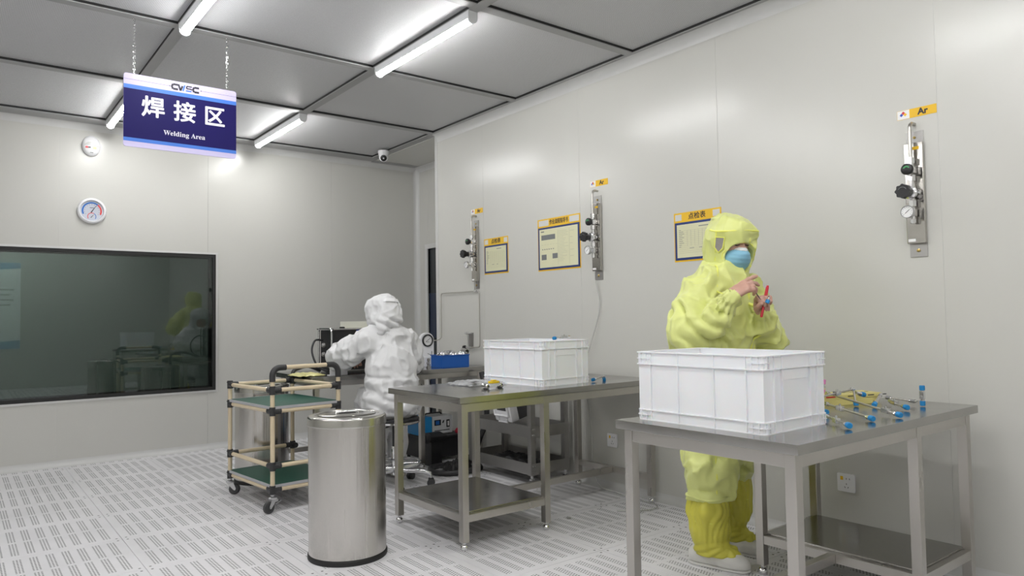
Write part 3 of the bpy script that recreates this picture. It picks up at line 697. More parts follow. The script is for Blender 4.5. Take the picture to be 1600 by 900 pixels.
def gas_panel(label, yc):
    t = thing('gas_regulator', label, 'gas regulator', (XR-.0005, yc, 1.40), rot=(Matrix.Translation((0, 0, 0)) @ WR).to_3x3(), group='argon gas panels on the right wall')
    # local: x right, y up, z out of the wall
    part('bracket', M_dull, t, lambda bm: (bx(bm, -.038, .038, 0, .58, 0, .004, .001),))
    part('cover_plate', M_mirror, t, lambda bm: (bx(bm, -.040, .040, .062, .525, .004, .026, .003),))
    part('screw', mat('brass', (.45, .33, .12), .3, 1., var=.05), t, lambda bm: lathe(bm, [(0, .0), (.008, .0), (.008, .004), (.004, .006), (0, .006)], (0, .03, .004), (0, 0, 1), 14))
    part('screw', MATS['brass'], t, lambda bm: lathe(bm, [(0, .0), (.006, .0), (.006, .004), (0, .006)], (0, .552, .004), (0, 0, 1), 14))
    part('yellow_tag', M_yel, t, lambda bm: bx(bm, -.003, .026, .492, .506, .0262, .0272))
    z = .052
    def pipe_(bm):
        tube(bm, [(0, .615, .0), (0, .615, .018)]+[(0, .585+.03*math.cos(math.radians(a)), .022+.03*math.sin(math.radians(a))) for a in range(10, 91, 16)]+[(0, .48, z), (0, .44, z)], .0082, 12)
    part('inlet_tube', M_steel, t, pipe_)
    def hexn(bm, v0, v1, r): tube(bm, [(0, v0, z), (0, v1, z)], r, 6)
    part('hex_nut', M_chrome, t, lambda bm: (hexn(bm, .425, .452, .0165), hexn(bm, .415, .424, .011)))
    part('valve_body', M_chrome, t, lambda bm: (box(bm, (0, .395, z), (.032, .032, .034), None, .004), box(bm, (0, .395, z-.018), (.022, .022, .02), None, .002)))
    part('hex_nut', M_chrome, t, lambda bm: (hexn(bm, .345, .372, .0165), hexn(bm, .325, .344, .010), hexn(bm, .312, .324, .014)))
    k = part('valve_knob', M_knob, t, lambda bm: lathe(bm, [(0, .017), (.012, .017), (.012, .026), (.024, .028), (.026, .032), (.026, .046), (.022, .050), (0, .050)], (0, .395, z), (0, 0, 1), 24))
    part('green_mark', M_gring, k, lambda bm: arcband(bm, (0, .395), .009, .015, 20, 160, z+.0502, z+.0508, 8))
    part('regulator_body', M_chrome, t, lambda bm: (lathe(bm, [(0, -.022), (.018, -.022), (.022, -.012), (.024, 0), (.024, .012), (.029, .014), (.029, .026), (.022, .030), (.022, .040), (0, .040)], (0, .290, z), (0, 0, 1), 28), cyl(bm, (-.034, .290, z), (.034, .290, z), .008)))
    kn = bmesh.new(); pts = []
    for a in range(48):
        an = 2*math.pi*a/48; r = .031+.0028*math.cos(8*an); pts.append((r*math.cos(an), r*math.sin(an)))
    prism(kn, pts, z+.074, z+.098, Matrix.Translation((0, .290, 0))); lathe(kn, [(.020, .041), (.021, .055), (.025, .074), (0, .074), (0, .041)], (0, .290, z), (0, 0, 1), 28)
    rk = obj('regulator_knob', kn, M_knob, t)
    part('knob_marking', M_grey, rk, lambda bm: tube(bm, [(.018*math.cos(a), .29+.018*math.sin(a), z+.0985) for a in np.linspace(.4, 2.7, 12)], .0012, 5))
    part('hex_nut', M_chrome, t, lambda bm: (hexn(bm, .228, .256, .0165), hexn(bm, .206, .227, .010), hexn(bm, .258, .264, .011)))
    part('lower_tee', M_chrome, t, lambda bm: (box(bm, (0, .20, z), (.028, .034, .030), None, .003), cyl(bm, (0, .183, z), (0, .150, z), .0095), hexn(bm, .153, .17, .013), cyl(bm, (0, .20, z+.012), (0, .20, z+.034), .007), cyl(bm, (0, .20, z-.012), (0, .2, z-.026), .008)))
    g = part('gauge', M_zinc, t, lambda bm: lathe(bm, [(0, .034), (.012, .034), (.012, .040), (.027, .041), (.029, .044), (.029, .060), (.027, .062), (.0255, .060), (.0255, .056), (0, .056)], (0, .20, z), (0, 0, 1), 32))
    part('dial', M_gface, g, lambda bm: lathe(bm, [(0, .0562), (.0252, .0562), (.0252, .0575), (0, .0575)], (0, .20, z), (0, 0, 1), 28))
    part('needle', M_ink, g, lambda bm: box(bm, (.001, .201, z+.0582), (.026, .0022, .001), Matrix.Rotation(.7, 3, 'Z')))
    def ticks(bm):
        for a in range(-40, 221, 26): box(bm, (.020*math.cos(math.radians(a)), .2+.020*math.sin(math.radians(a)), z+.058), (.005, .0011, .0008), Matrix.Rotation(math.radians(a), 3, 'Z'))
    part('dial_marks', M_ink, g, ticks)
    part('name_strip', M_gface, t, lambda bm: bx(bm, -.034, -.002, .070, .083, .0262, .0268))
    return t
gas_panel('argon gas panel nearest the room corner, with piping below it', 4.962)
gas_panel('argon gas panel beside the large work instruction notice', 3.508)
gas_panel('argon gas panel at far right, largest in view', 1.440)
# ------------------------------------------------------------------ sockets, thermometer, emergency lamp, camera
def socket(label, yc, zc):
    t = thing('wall_socket', label, 'socket', (XR-.0005, yc, zc), rot=WR.to_3x3(), group='white wall sockets')
    part('plate', M_white, t, lambda bm: prism(bm, rrect(.088, .088, .006), 0, .009))
    part('yellow_sticker', M_yel, t, lambda bm: bx(bm, -.028, -.014, .012, .030, .0091, .0095))
    def slots(bm):
        for u, v, r in ((.002, .020, 0), (.018, .020, 0), (-.006, -.022, .5), (.010, -.022, -.5), (.002, -.006, 0)): box(bm, (u, v, .0093), (.0025, .008, .0008), Matrix.Rotation(r, 3, 'Z'))
    part('slots', M_ink, t, slots)
socket('white wall socket between the two work tables', 3.411, .322)
socket('white wall socket under the front right table', 1.818, .311)
TH = thing('wall_thermometer', 'round white wall thermometer with blue and red dial', 'thermometer', (.918, YB-.0005, 2.104), rot=WB.to_3x3())
part('rim', M_white, TH, lambda bm: lathe(bm, [(0, 0), (.103, 0), (.108, .006), (.108, .020), (.100, .030), (.090, .031), (.085, .022), (.085, .014), (0, .014)], seg=48))
M_dial = mat('thermometer_dial', (.52, .55, .62), .5, var=.02)
part('dial', M_dial, TH, lambda bm: lathe(bm, [(0, .0142), (.0845, .0142), (.0845, .0152), (0, .0152)], seg=40))
M_tb = mat('dial_blue', (.02, .14, .50), .4, var=.02); M_tr = mat('dial_red', (.70, .05, .05), .4, var=.02)
part('cold_scale', M_tb, TH, arcband, (0, 0), .062, .074, 50, 205, .0153, .0158); part('warm_scale', M_tr, TH, arcband, (0, 0), .062, .074, -25, 50, .0153, .0158)
part('humidity_scale', M_tr, TH, arcband, (0, -.048), .028, .033, 60, 215, .0153, .0158); part('humidity_scale', M_tb, TH, arcband, (0, -.048), .028, .033, -35, 60, .0153, .0158)
def needle(bm, c, ang, L_, w, z): prism(bm, [(c[0]+x*math.cos(ang)-y*math.sin(ang), c[1]+x*math.sin(ang)+y*math.cos(ang)) for x, y in ((-.012, -w), (L_, -w*.3), (L_, w*.3), (-.012, w))], z, z+.001)
part('needle', M_ink, TH, needle, (0, -.004), 1.0, .062, .004, .0165); part('needle', M_ink, TH, needle, (0, -.048), .9, .022, .003, .0165)
def tticks(bm):
    for a in range(-30, 211, 20): box(bm, (.054*math.cos(math.radians(a)), .054*math.sin(math.radians(a)), .0156), (.007, .002, .0006), Matrix.Rotation(math.radians(a), 3, 'Z'))
    box(bm, (0, .026, .0156), (.03, .004, .0006))
part('dial_marks', M_ink, TH, tticks)
EM = thing('emergency_light', 'small white oval emergency light high on the back wall', 'emergency light', (.910, YB-.0005, 2.655), rot=WB.to_3x3())
part('body', M_white, EM, lambda bm: lathe(bm, [(0, 0), (.068, 0), (.070, .01), (.066, .028), (.050, .040), (0, .045)], seg=40, sx=1, sy=1.25))
part('dark_lens', mat('smoked_lens', (.28, .28, .27), .2, var=.05), EM, lambda bm: prism(bm, [(-.052, -.004)]+[(.052*math.cos(math.radians(a)), .028*math.sin(math.radians(a))) for a in range(170, 9, -16)]+[(.052, -.004), (0, .004)], .034, .0452))
part('red_button', M_red, EM, lambda bm: bx(bm, -.046, -.026, -.026, -.010, .036, .0445, .002)); part('black_label', M_ink, EM, lambda bm: bx(bm, -.026, -.008, -.024, -.012, .036, .0448))
part('indicator', mat('pale_yellow_indicator', (.75, .72, .35), .4, var=.02), EM, lambda bm: bx(bm, .008, .034, -.030, -.010, .038, .0446, .002)); part('name_strip', M_grey, EM, lambda bm: bx(bm, -.012, .012, -.064, -.058, .03, .0405))
CM = thing('security_camera', 'white dome security camera under the ceiling near the back corner', 'camera', (3.37, 6.36, ZC-.004))
part('mount', M_white, CM, lambda bm: lathe(bm, [(0, 0), (.055, 0), (.055, -.018), (.050, -.04), (.046, -.05), (0, -.05)], seg=32))
ball = part('housing', M_white, CM, lambda bm: sphere(bm, (0, 0, -.062), .046, seg=28))
dcam = Vector((-.45, -.80, -.42)).normalized()
part('lens', M_knob, ball, lambda bm: lathe(bm, [(0, .030), (.032, .030), (.030, .044), (.020, .049), (0, .050)], Vector((0, 0, -.062)), tuple(dcam), 24))
part('lens_glass', M_chrome, ball, lambda bm: lathe(bm, [(0, .048), (.010, .048), (.008, .052), (0, .053)], Vector((0, 0, -.062)), tuple(dcam), 16))
# ------------------------------------------------------------------ people: smooth distance fields turned into one continuous mesh
_rs = np.random.RandomState(3); _T = _rs.rand(32, 32, 32).astype(np.float32)
def vnoise(x, y, z):
    xi, yi, zi = np.floor(x).astype(int), np.floor(y).astype(int), np.floor(z).astype(int)
    fx, fy, fz = x-xi, y-yi, z-zi
    fx, fy, fz = (f*f*(3-2*f) for f in (fx, fy, fz)); r = 0
    for a in (0, 1):
        for b in (0, 1):
            for c in (0, 1):
                r = r+(fx if a else 1-fx)*(fy if b else 1-fy)*(fz if c else 1-fz)*_T[(xi+a) & 31, (yi+b) & 31, (zi+c) & 31]
    return r
class Field:
    def __init__(s, lo, hi, h):
        s.lo = np.array(lo, float); s.h = h; s.n = np.ceil((np.array(hi)-s.lo)/h).astype(int)+1
        s.ax = [s.lo[i]+h*np.arange(s.n[i]) for i in range(3)]
        s.f = np.full(s.n, .2, np.float32)
    def _win(s, lo, hi, pad):
        a = np.clip(np.floor((np.minimum(lo, hi)-pad-s.lo)/s.h).astype(int), 0, s.n); b = np.clip(np.ceil((np.maximum(lo, hi)+pad-s.lo)/s.h).astype(int)+1, 0, s.n)
        sl = tuple(slice(a[i], b[i]) for i in range(3))
        G = np.meshgrid(*[s.ax[i][sl[i]] for i in range(3)], indexing='ij')
        return sl, G
    def _put(s, sl, d, k, sub=False):
        a = s.f[sl]
        if sub: d = -d; a, d = -a, -d          # max(a, -d) = -min(-a, d)
        if k > 0:
            t = np.maximum(k-np.abs(a-d), 0)/k; r = np.minimum(a, d)-t*t*k*.25
        else: r = np.minimum(a, d)
        s.f[sl] = -r if sub else r
    def cap(s, a, b, ra, rb=None, k=.03, sub=False, flat=None, fs=1.):
        """round cone from a to b; flat/fs squashes it along one direction"""
        a, b = np.array(a, float), np.array(b, float); rb = ra if rb is None else rb
        sl, (x, y, z) = s._win(np.minimum(a, b)-max(ra, rb), np.maximum(a, b)+max(ra, rb), k+.05)
        if x.size == 0: return
        d = b-a; L = max(d@d, 1e-12)
        px, py, pz = x-a[0], y-a[1], z-a[2]
        t = np.clip((px*d[0]+py*d[1]+pz*d[2])/L, 0, 1)
        qx, qy, qz = px-t*d[0], py-t*d[1], pz-t*d[2]
        if flat is not None:
            m = np.array(flat, float); m /= np.linalg.norm(m); w = qx*m[0]+qy*m[1]+qz*m[2]
            qx, qy, qz = qx+w*m[0]*(1/fs-1), qy+w*m[1]*(1/fs-1), qz+w*m[2]*(1/fs-1)
        s._put(sl, np.sqrt(qx*qx+qy*qy+qz*qz)-(ra+(rb-ra)*t), k, sub)
    def ell(s, c, r, R=None, k=.03, sub=False):
        c = np.array(c, float); r = np.array(r, float); m = r.max()
        sl, (x, y, z) = s._win(c-m, c+m, k+.05)
        if x.size == 0: return
        p = np.stack([x-c[0], y-c[1], z-c[2]], -1)
        if R is not None: p = p @ np.array(R)      # columns of R = local axes
        k0 = np.linalg.norm(p/r, axis=-1); k1 = np.linalg.norm(p/(r*r), axis=-1)+1e-9
        s._put(sl, k0*(k0-1)/k1, k, sub)
    def chain(s, pts, rs, k=.02, **kw):
        for i in range(len(pts)-1): s.cap(pts[i], pts[i+1], rs[i], rs[i+1], k, **kw)
    def wrinkle(s, amp, sc, seed=0., power=1.5, lo=None, hi=None, warp=.6):
        sl = tuple(slice(None) for _ in range(3)) if lo is None else s._win(np.array(lo), np.array(hi), 0)[0]
        x, y, z = np.meshgrid(*[s.ax[i][sl[i]] for i in range(3)], indexing='ij'); f = s.f[sl]
        m = np.abs(f) < .06
        if not m.any(): return
        x, y, z = x[m], y[m], z[m]
        wx = warp*(vnoise(x*4+seed, y*4, z*4+9)-.5); wz = warp*(vnoise(x*4+7, y*4+seed, z*4)-.5)
        n = vnoise((x+wx*.25)*sc[0]+seed, y*sc[1]+seed*1.7, (z+wz*.25)*sc[2]+3.1)
        rid = 1-np.abs(2*n-1); f[m] -= (amp*(rid**power-.45)).astype(np.float32)
        s.f[sl] = f
    def fold(s, lo, hi, c, ax, freq, amp, kind='ring', seed=0., wob=1.2):
        """sharp-valleyed folds: rings across an axis, or gathers running along it"""
        sl, (x, y, z) = s._win(np.array(lo, float), np.array(hi, float), 0); f = s.f[sl]; m = np.abs(f) < .05
        if not m.any(): return
        x, y, z = x[m], y[m], z[m]; ax = unit(ax); u = unit(np.cross(ax, (0.31, .2, .9) if abs(ax[2]) < .8 else (1, 0, 0))); w = np.cross(ax, u)
        px, py, pz = x-c[0], y-c[1], z-c[2]; nz = vnoise(x*9+seed, y*9, z*9+seed*2)-.5; n2 = vnoise(x*14+seed, y*14+3, z*14)
        if kind == 'ring': t = (px*ax[0]+py*ax[1]+pz*ax[2])*freq+.25*np.sin(np.arctan2(px*w[0]+py*w[1]+pz*w[2], px*u[0]+py*u[1]+pz*u[2])*2+seed)
        else: t = np.arctan2(px*w[0]+py*w[1]+pz*w[2], px*u[0]+py*u[1]+pz*u[2])/(2*math.pi)*freq
        L = np.array(lo, float); Hh_ = np.array(hi, float); e = np.minimum.reduce([(x-L[0]), (Hh_[0]-x), (y-L[1]), (Hh_[1]-y), (z-L[2]), (Hh_[2]-z)]); e = np.clip(e/.04, 0, 1)
        f[m] -= (amp*e*(.35+1.3*n2)*(np.abs(np.sin(math.pi*(t+wob*nz)))-.6)).astype(np.float32); s.f[sl] = f
    def clip_z(s, z0=None, z1=None):
        Zg = s.ax[2][None, None, :]
        if z0 is not None: s.f = np.maximum(s.f, (z0-Zg).astype(np.float32))
        if z1 is not None: s.f = np.maximum(s.f, (Zg-z1).astype(np.float32))
    def mesh(s, name, relax=1):
        f = s.f; ins = f < 0; n = np.array(f.shape)
        c = np.zeros(n-1, np.int8)
        for a in (0, 1):
            for b in (0, 1):
                for d in (0, 1): c += ins[a:n[0]-1+a, b:n[1]-1+b, d:n[2]-1+d]
        act = (c > 0) & (c < 8); I = np.argwhere(act); idx = -np.ones(n-1, int); idx[act] = np.arange(len(I))
        acc = np.zeros((len(I), 3)); cnt = np.zeros(len(I))
        cor = [(a, b, d) for a in (0, 1) for b in (0, 1) for d in (0, 1)]
        for p in cor:
            for axis in range(3):
                if p[axis]: continue
                q = list(p); q[axis] = 1
                fa = f[I[:, 0]+p[0], I[:, 1]+p[1], I[:, 2]+p[2]]; fb = f[I[:, 0]+q[0], I[:, 1]+q[1], I[:, 2]+q[2]]
                m = (fa < 0) != (fb < 0); t = np.where(m, fa/np.where(fa-fb == 0, 1, fa-fb), 0)
                pos = np.tile(np.array(p, float), (len(I), 1)); pos[:, axis] += t
                acc[m] += pos[m]; cnt[m] += 1
        V = s.lo+s.h*(I+acc/np.maximum(cnt, 1)[:, None])
        F = []
        for axis in range(3):
            u, v = (axis+1) % 3, (axis+2) % 3
            sl0 = [slice(None)]*3; sl1 = [slice(None)]*3; sl0[axis] = slice(0, -1); sl1[axis] = slice(1, None)
            A, B = ins[tuple(sl0)], ins[tuple(sl1)]; E = np.argwhere(A != B)
            E = E[(E[:, u] > 0) & (E[:, v] > 0) & (E[:, u] < n[u]-1) & (E[:, v] < n[v]-1)]
            def at(du, dv):
                q = E.copy(); q[:, u] += du; q[:, v] += dv; return idx[q[:, 0], q[:, 1], q[:, 2]]
            quad = np.stack([at(-1, -1), at(0, -1), at(0, 0), at(-1, 0)], 1)
            flip = ~A[E[:, 0], E[:, 1], E[:, 2]]; quad[flip] = quad[flip][:, ::-1]; F.append(quad)
        F = np.concatenate(F); F = F[(F >= 0).all(1)]
        for _ in range(relax):                       # light smoothing along the edges
            sm = np.zeros_like(V); ct = np.zeros(len(V))
            for a, b in ((0, 1), (1, 2), (2, 3), (3, 0)):
                np.add.at(sm, F[:, a], V[F[:, b]]); np.add.at(ct, F[:, a], 1)
            V = V*.5+.5*sm/np.maximum(ct, 1)[:, None]
        me = bpy.data.meshes.new(name); me.from_pydata(V.tolist(), [], F.tolist()); me.update()
        me.polygons.foreach_set('use_smooth', [True]*len(me.polygons)); return me
def skin_part(name, field, m, parent=None, relax=1):
    me = field.mesh(name, relax); me.materials.append(m); o = bpy.data.objects.new(name, me); COL.objects.link(o); o.parent = parent; return o
def unit(v): v = np.array(v, float); return v/np.linalg.norm(v)
# ------------------------------------------------------------------ small tube fittings with blue plug caps
M_plug = mat('blue_plug_cap', (.01, .22, .52), .4, var=.03); M_pink = mat('pink_plug_cap', (.62, .20, .45), .4, var=.03)
def fitting(label, pts, r=.0042, caps=(1, 1), valve=None, tee=None, capm=None, collars=True):
    """thin steel tube through pts (world); blue plugs on its ends; optional valve block at a fraction, optional side tee"""
    P = [Vector(p) for p in pts]; o = P[0].copy(); o.z = min(p.z for p in P)
    t = thing('tube_fitting', label, 'tube fitting', o, group='steel tube fittings with coloured plugs'); P = [p-o for p in P]
    part('tube', M_steel, t, lambda bm: tube(bm, P, r, 10))
    for i, a, b in ((0, P[0], P[1]), (1, P[-1], P[-2])):
        d = (a-b).normalized()
        if collars: part('collar', M_chrome, t, lambda bm: (tube(bm, [a-d*.022, a-d*.006], .0085, 6), tube(bm, [a-d*.030, a-d*.022], .0062, 10)))
        if caps[i]: part('plug', capm or M_plug, t, lambda bm: lathe(bm, [(0, -.008), (.0100, -.008), (.0106, -.004), (.0106, .009), (.0088, .012), (0, .012)], a, tuple(d), 16))
    if valve is not None:
        c = P[0].lerp(P[-1], valve); d = (P[-1]-P[0]).normalized()
        q = Quaternion((1, 0, 0), 0) if d.length == 0 else d.to_track_quat('X', 'Z')
        part('valve_body', M_chrome, t, lambda bm: (box(bm, c, (.034, .017, .018), q.to_matrix(), .002), tube(bm, [c+Vector((0, 0, .006)), c+Vector((0, 0, .016))], .004, 8)))
    if tee is not None:
        c = P[0].lerp(P[-1], tee[0]); e = c+Vector(tee[1]); d = (e-c).normalized()
        part('branch_tube', M_steel, t, lambda bm: tube(bm, [c, e], r, 10))
        part('branch_plug', capm or M_plug, t, lambda bm: lathe(bm, [(0, -.008), (.0100, -.008), (.0106, .006), (.0088, .010), (0, .010)], e, tuple(d), 14))
    return t
fitting('longest steel tube with blue plug slanting toward the front edge of the right table', [(2.925, 1.60, .812), (2.745, 1.222, .773)], caps=(0, 1), valve=.84)
fitting('steel tube in the middle of the front table, ending in a blue plug', [(2.735, 1.50, .792), (2.590, 1.248, .772)], caps=(0, 1), valve=.35)
fitting('short steel tube with blue plug close beside the large crate', [(2.502, 1.372, .778), (2.372, 1.220, .773)], caps=(0, 1), valve=.5)
fitting('steel tube raised over the yellow carton, with a blue plugged side branch', [(2.72, 1.515, .815), (2.975, 1.500, .832)], caps=(0, 0), tee=(.97, (-.006, -.012, -.058)), valve=.5)
fitting('steel tube stub with a blue plug, half hidden by the crate corner', [(2.665, 1.490, .775), (2.618, 1.433, .775)], caps=(0, 1))
fitting('steel tube lying toward the wall and ending at the upright valve', [(3.160, 1.462, .785), (3.150, 1.330, .778)], caps=(0, 0))
fitting('slanted steel tube leaning on the yellow carton end, blue plug low', [(3.082, 1.44, .806), (2.975, 1.418, .774)], caps=(0, 1), r=.006)
fitting('small bent steel fitting with one blue plug near the wall end of the table', [(3.045, 1.392, .787), (3.02, 1.365, .778), (2.967, 1.292, .7745)], caps=(0, 1), valve=.3)
fitting('upright steel valve with blue plugs on top and bottom, near the wall', [(3.150, 1.306, .775), (3.150, 1.306, .834)], r=.007, valve=.55)
fitting('steel fitting with pink plugs standing beside the large crate', [(3.022, 1.665, .806), (3.030, 1.665, .845)], capm=M_pink, caps=(1, 1), valve=.2)
fitting('short blue plugged valve lying on the printed carton', [(2.985, 1.500, .815), (3.020, 1.488, .806)], caps=(0, 1), r=.007)
fitting('steel fitting with a blue plug resting on the rim of the farther crate', [(2.842, 3.235, 1.0245), (2.965, 3.228, 1.032)], caps=(1, 0), valve=.6)
fitting('forked steel fitting with blue plug at the wall end of the middle table', [(3.025, 3.10, .774), (3.145, 3.125, .788)], caps=(1, 0), tee=(.9, (.01, .005, -.018)))
# yellow cartons on the right table
M_carton = mat('pale_yellow_carton', (.68, .60, .22), .5, var=.03); M_cinner = mat('carton_dark_inside', (.03, .028, .02), .7, var=.1)
YC1 = thing('flat_carton', 'flat pale yellow carton with printing, lying against the wall side of the front table', 'carton', (2.74, 1.69, .7605), -.33)
part('body', M_carton, YC1, lambda bm: (bx(bm, 0, .52, 0, .10, 0, .018, .002),)); part('lid', M_carton, YC1, lambda bm: bx(bm, -.004, .53, -.006, .106, .0185, .036, .003))
def prints(bm):
    for a, b, c, d in ((.40, .052, .07, .006), (.30, .075, .012, .03), (.43, .078, .004, .03), (.5, .05, .012, .012), (.22, .05, .05, .005)): box(bm, (a, b, .0363), (c, d, .0006), Matrix.Rotation(.3*(a*10 % 1)-.1, 3, 'Z'))
    for a in (.36, .42, .47, .54): box(bm, (a, -.0063, .028), (.035, .0006, .004))
part('printed_marks', M_ink, YC1, prints); part('red_print', M_red, YC1, lambda bm: (box(bm, (.25, -.0063, .028), (.05, .0006, .006)), box(bm, (.30, .03, .0363), (.05, .02, .0006))))
YC2 = thing('flat_carton', 'smaller open yellow carton in front of the printed carton', 'carton', (2.745, 1.625, .7605), -.33)
part('body', M_carton, YC2, lambda bm: (bx(bm, 0, .40, 0, .045, 0, .003), bx(bm, 0, .40, 0, .003, .003, .022), bx(bm, 0, .40, .042, .045, .003, .022), bx(bm, 0, .003, .003, .042, .003, .022)))
part('inner_foam', M_cinner, YC2, lambda bm: bx(bm, .004, .397, .004, .041, .0031, .016))
# things on the middle table
M_film = mat('clear_plastic_film', (.62, .63, .65), .12, var=.08, scale=20, bump=.6, bscale=24, alpha=.38)
def crumple(name, label, cat, c, size, hgt, m, seed, group=None, n=26):
    """a crumpled sheet with thickness, resting at z = c[2]"""
    rs = random.Random(seed); t = bmesh.new()
    bmesh.ops.create_grid(t, x_segments=n, y_segments=n, size=.5)
    ph = [(rs.uniform(6, 16), rs.uniform(6, 16), rs.uniform(0, 6)) for _ in range(7)]
    for v in t.verts:
        x, y = v.co.x, v.co.y; e = max(0, 1-(2*max(abs(x), abs(y)))**3)
        z = sum(abs(math.sin(a*x+b*y*(-1)**i+p)) for i, (a, b, p) in enumerate(ph))/7
        v.co = ((x+.03*math.sin(9*y+seed))*size[0], (y+.03*math.sin(8*x+seed))*size[1], .002+hgt*z*(.25+.75*e))
    r = bmesh.ops.extrude_face_region(t, geom=t.faces[:])
    for v in [g for g in r['geom'] if isinstance(g, bmesh.types.BMVert)]: v.co.z = max(.0, v.co.z-.0015)
    o = obj(name, t, m, None, True, 1.2, loc=c); return tag(o, label, cat, group)
crumple('plastic_bag', 'crumpled clear plastic bag lying on the middle table beside the crate', 'plastic bag', (2.455, 3.50, .7602), (.27, .26), .034, M_film, 4)
bgt = obj('bag_label', (lambda b: (box(b, (2.37, 3.40, .786), (.07, .03, .001), Matrix.Rotation(.5, 3, 'Z')), b)[1])(bmesh.new()), M_ink, bpy.data.objects['plastic_bag']); bgt.location = (-2.455, -3.50, -.7602)
M_clear = mat('clear_acrylic', (.80, .82, .82), .06, var=.02, alpha=.55); M_yplast = mat('yellow_plastic', (.75, .52, .02), .35, var=.03)
RT = thing('roller_tool', 'small clear roller tool with a yellow top on the middle table', 'tool', (2.385, 3.245, .7602), .12)
part('frame_bar', M_clear, RT, lambda bm: bx(bm, -.055, .055, -.018, .018, .010, .026, .003))
part('top_block', M_yplast, RT, lambda bm: (bx(bm, -.022, .040, -.016, .016, .0265, .040, .005), bx(bm, -.005, .02, -.012, .012, .040, .046, .003)))
for x in (-.052, .054):
    w_ = part('roller', M_chrome, RT, lambda bm: lathe(bm, [(0, -.022), (.012, -.022), (.016, -.018), (.016, .018), (.012, .022), (0, .022)], (x, 0, .016), (0, 1, 0), 20)); part('hub', M_dark, w_, lambda bm: lathe(bm, [(0, -.0235), (.006, -.0235), (.006, .0235), (0, .0235)], (x, 0, .016), (0, 1, 0), 12))
# nut on the floor and a thin clear hose by the wall
NU = obj('steel_nut', (lambda b: (tube(b, [(0.010*math.cos(a), .010*math.sin(a), .005) for a in np.linspace(0, 6.283, 7)[:-1]], .0042, 8, closed=True), b)[1])(bmesh.new()), M_dull, None, loc=(2.79, 3.08, 0)); tag(NU, 'lone small steel nut lying on the perforated floor', 'nut')
# thin transparent hoses on the wall below the middle gas panel and on the floor
M_hose = mat('clear_hose', (.62, .62, .60), .2, var=.05, alpha=.8)
HS = obj('clear_hose', (lambda b: (tube(b, smooth_path([(3.478, 3.52, 1.395), (3.485, 3.50, 1.2), (3.47, 3.58, .95), (3.485, 3.66, .78), (3.48, 3.60, .4), (3.42, 3.50, .06), (3.42, 3.30, .006), (3.40, 3.10, .006), (3.36, 2.92, .006), (3.24, 2.90, .006), (3.10, 3.0, .006)], 8), .004, 8), b)[1])(bmesh.new()), M_hose, None); tag(HS, 'thin clear hose hanging from the middle gas panel down to the floor', 'hose')
# ------------------------------------------------------------------ welding bench equipment
ZB = .7602
M_case = mat('black_powder_coat', (.010, .010, .011), .45, var=.15, bump=.03, bscale=200); M_wblue = mat('welder_blue', (.015, .06, .42), .35, var=.03)
M_cream = mat('cream_folder', (.70, .66, .46), .5, var=.03)
WD = thing('welding_power_supply', 'black welding power supply with chrome side handles on the bench', 'welder', (2.285, 5.10, ZB))
part('case', M_case, WD, lambda bm: bx(bm, 0, .57, 0, .28, .012, .318, .006))
part('blue_stripe', M_wblue, WD, lambda bm: bx(bm, .17, .42, -.0025, -.0005, .272, .315))
def vents(bm):
    for k in range(7): bx(bm, -.0018, -.0003, .05, .12, .05+.03*k, .058+.03*k)
part('vents', M_dark, WD, vents)
for q in ((-.002, .20, .20), (-.002, .20, .13)): part('connector', M_dull, WD, lambda bm: lathe(bm, [(0, 0), (.018, 0), (.018, .012), (.012, .022), (0, .022)], q, (-1, 0, 0), 16))
def hand_loop(x, y0, y1): return lambda bm: tube(bm, [(x, y0, .018), (x, y0, .30)]+[(x, y0+.03-.03*math.cos(math.radians(a)), .30+.03*math.sin(math.radians(a))) for a in (30, 60, 90)]+[(x, y1-.03+.03*math.sin(math.radians(a)), .30+.03*math.cos(math.radians(a))) for a in (0, 30, 60, 90)]+[(x, y1, .018)], .0075, 10)
for x in (-.022, .592): part('carry_handle', M_chrome, WD, hand_loop(x, .02, .26))
for a in ((.02, -.012), (.02, .292)): part('rail', M_chrome, WD, lambda bm: tube(bm, [(-.022, a[1], .325), (.592, a[1], .325)], .006, 8))
part('knob', M_knob, WD, lambda bm: lathe(bm, [(0, 0), (.022, 0), (.020, .022), (0, .024)], (.10, .10, .3185), (0, 0, 1), 16))
for x in (.04, .5):
    for y in (.04, .24): part('rubber_foot', M_dark, WD, lambda bm: cyl(bm, (x, y, 0), (x, y, .013), .014))
FO = thing('document_folder', 'cream document folder in a clear stand on top of the welding supply', 'folder', (2.44, 5.30, ZB+.319))
part('sheet', M_cream, FO, lambda bm: bx(bm, 0, .36, -.002, .06, 0, .006)); part('back_plate', mat('clear_stand_plate', (.66, .66, .60), .2, var=.02), FO, lambda bm: box(bm, (.18, .055, .035), (.36, .003, .055), Matrix.Rotation(-.2, 3, 'X')))
DS = thing('document_stand', 'bent white sheet stand beside the seated person, in front of the welder', 'stand', (2.118, 4.825, ZB), .0)
part('upright_sheet', M_white, DS, lambda bm: prism(bm, [(0, 0), (.135, 0), (.135, .055), (.06, .055), (0, .118)], 0, .004, Matrix(((1, 0, 0, 0), (0, 0, 1, 0), (0, 1, 0, 0), (0, 0, 0, 1)))))
part('base_sheet', M_white, DS, lambda bm: bx(bm, 0, .135, .004, .05, 0, .004))
CB = obj('power_cable', (lambda b: (tube(b, smooth_path([(2.262, 5.29, 1.00), (2.19, 5.26, 1.00), (2.14, 5.2, .93), (2.15, 5.16, .84), (2.19, 5.14, .79), (2.235, 5.125, .769)], 8), .008, 8), b)[1])(bmesh.new()), M_dark, None); tag(CB, 'black power cable looping out of the side of the welding supply', 'cable')
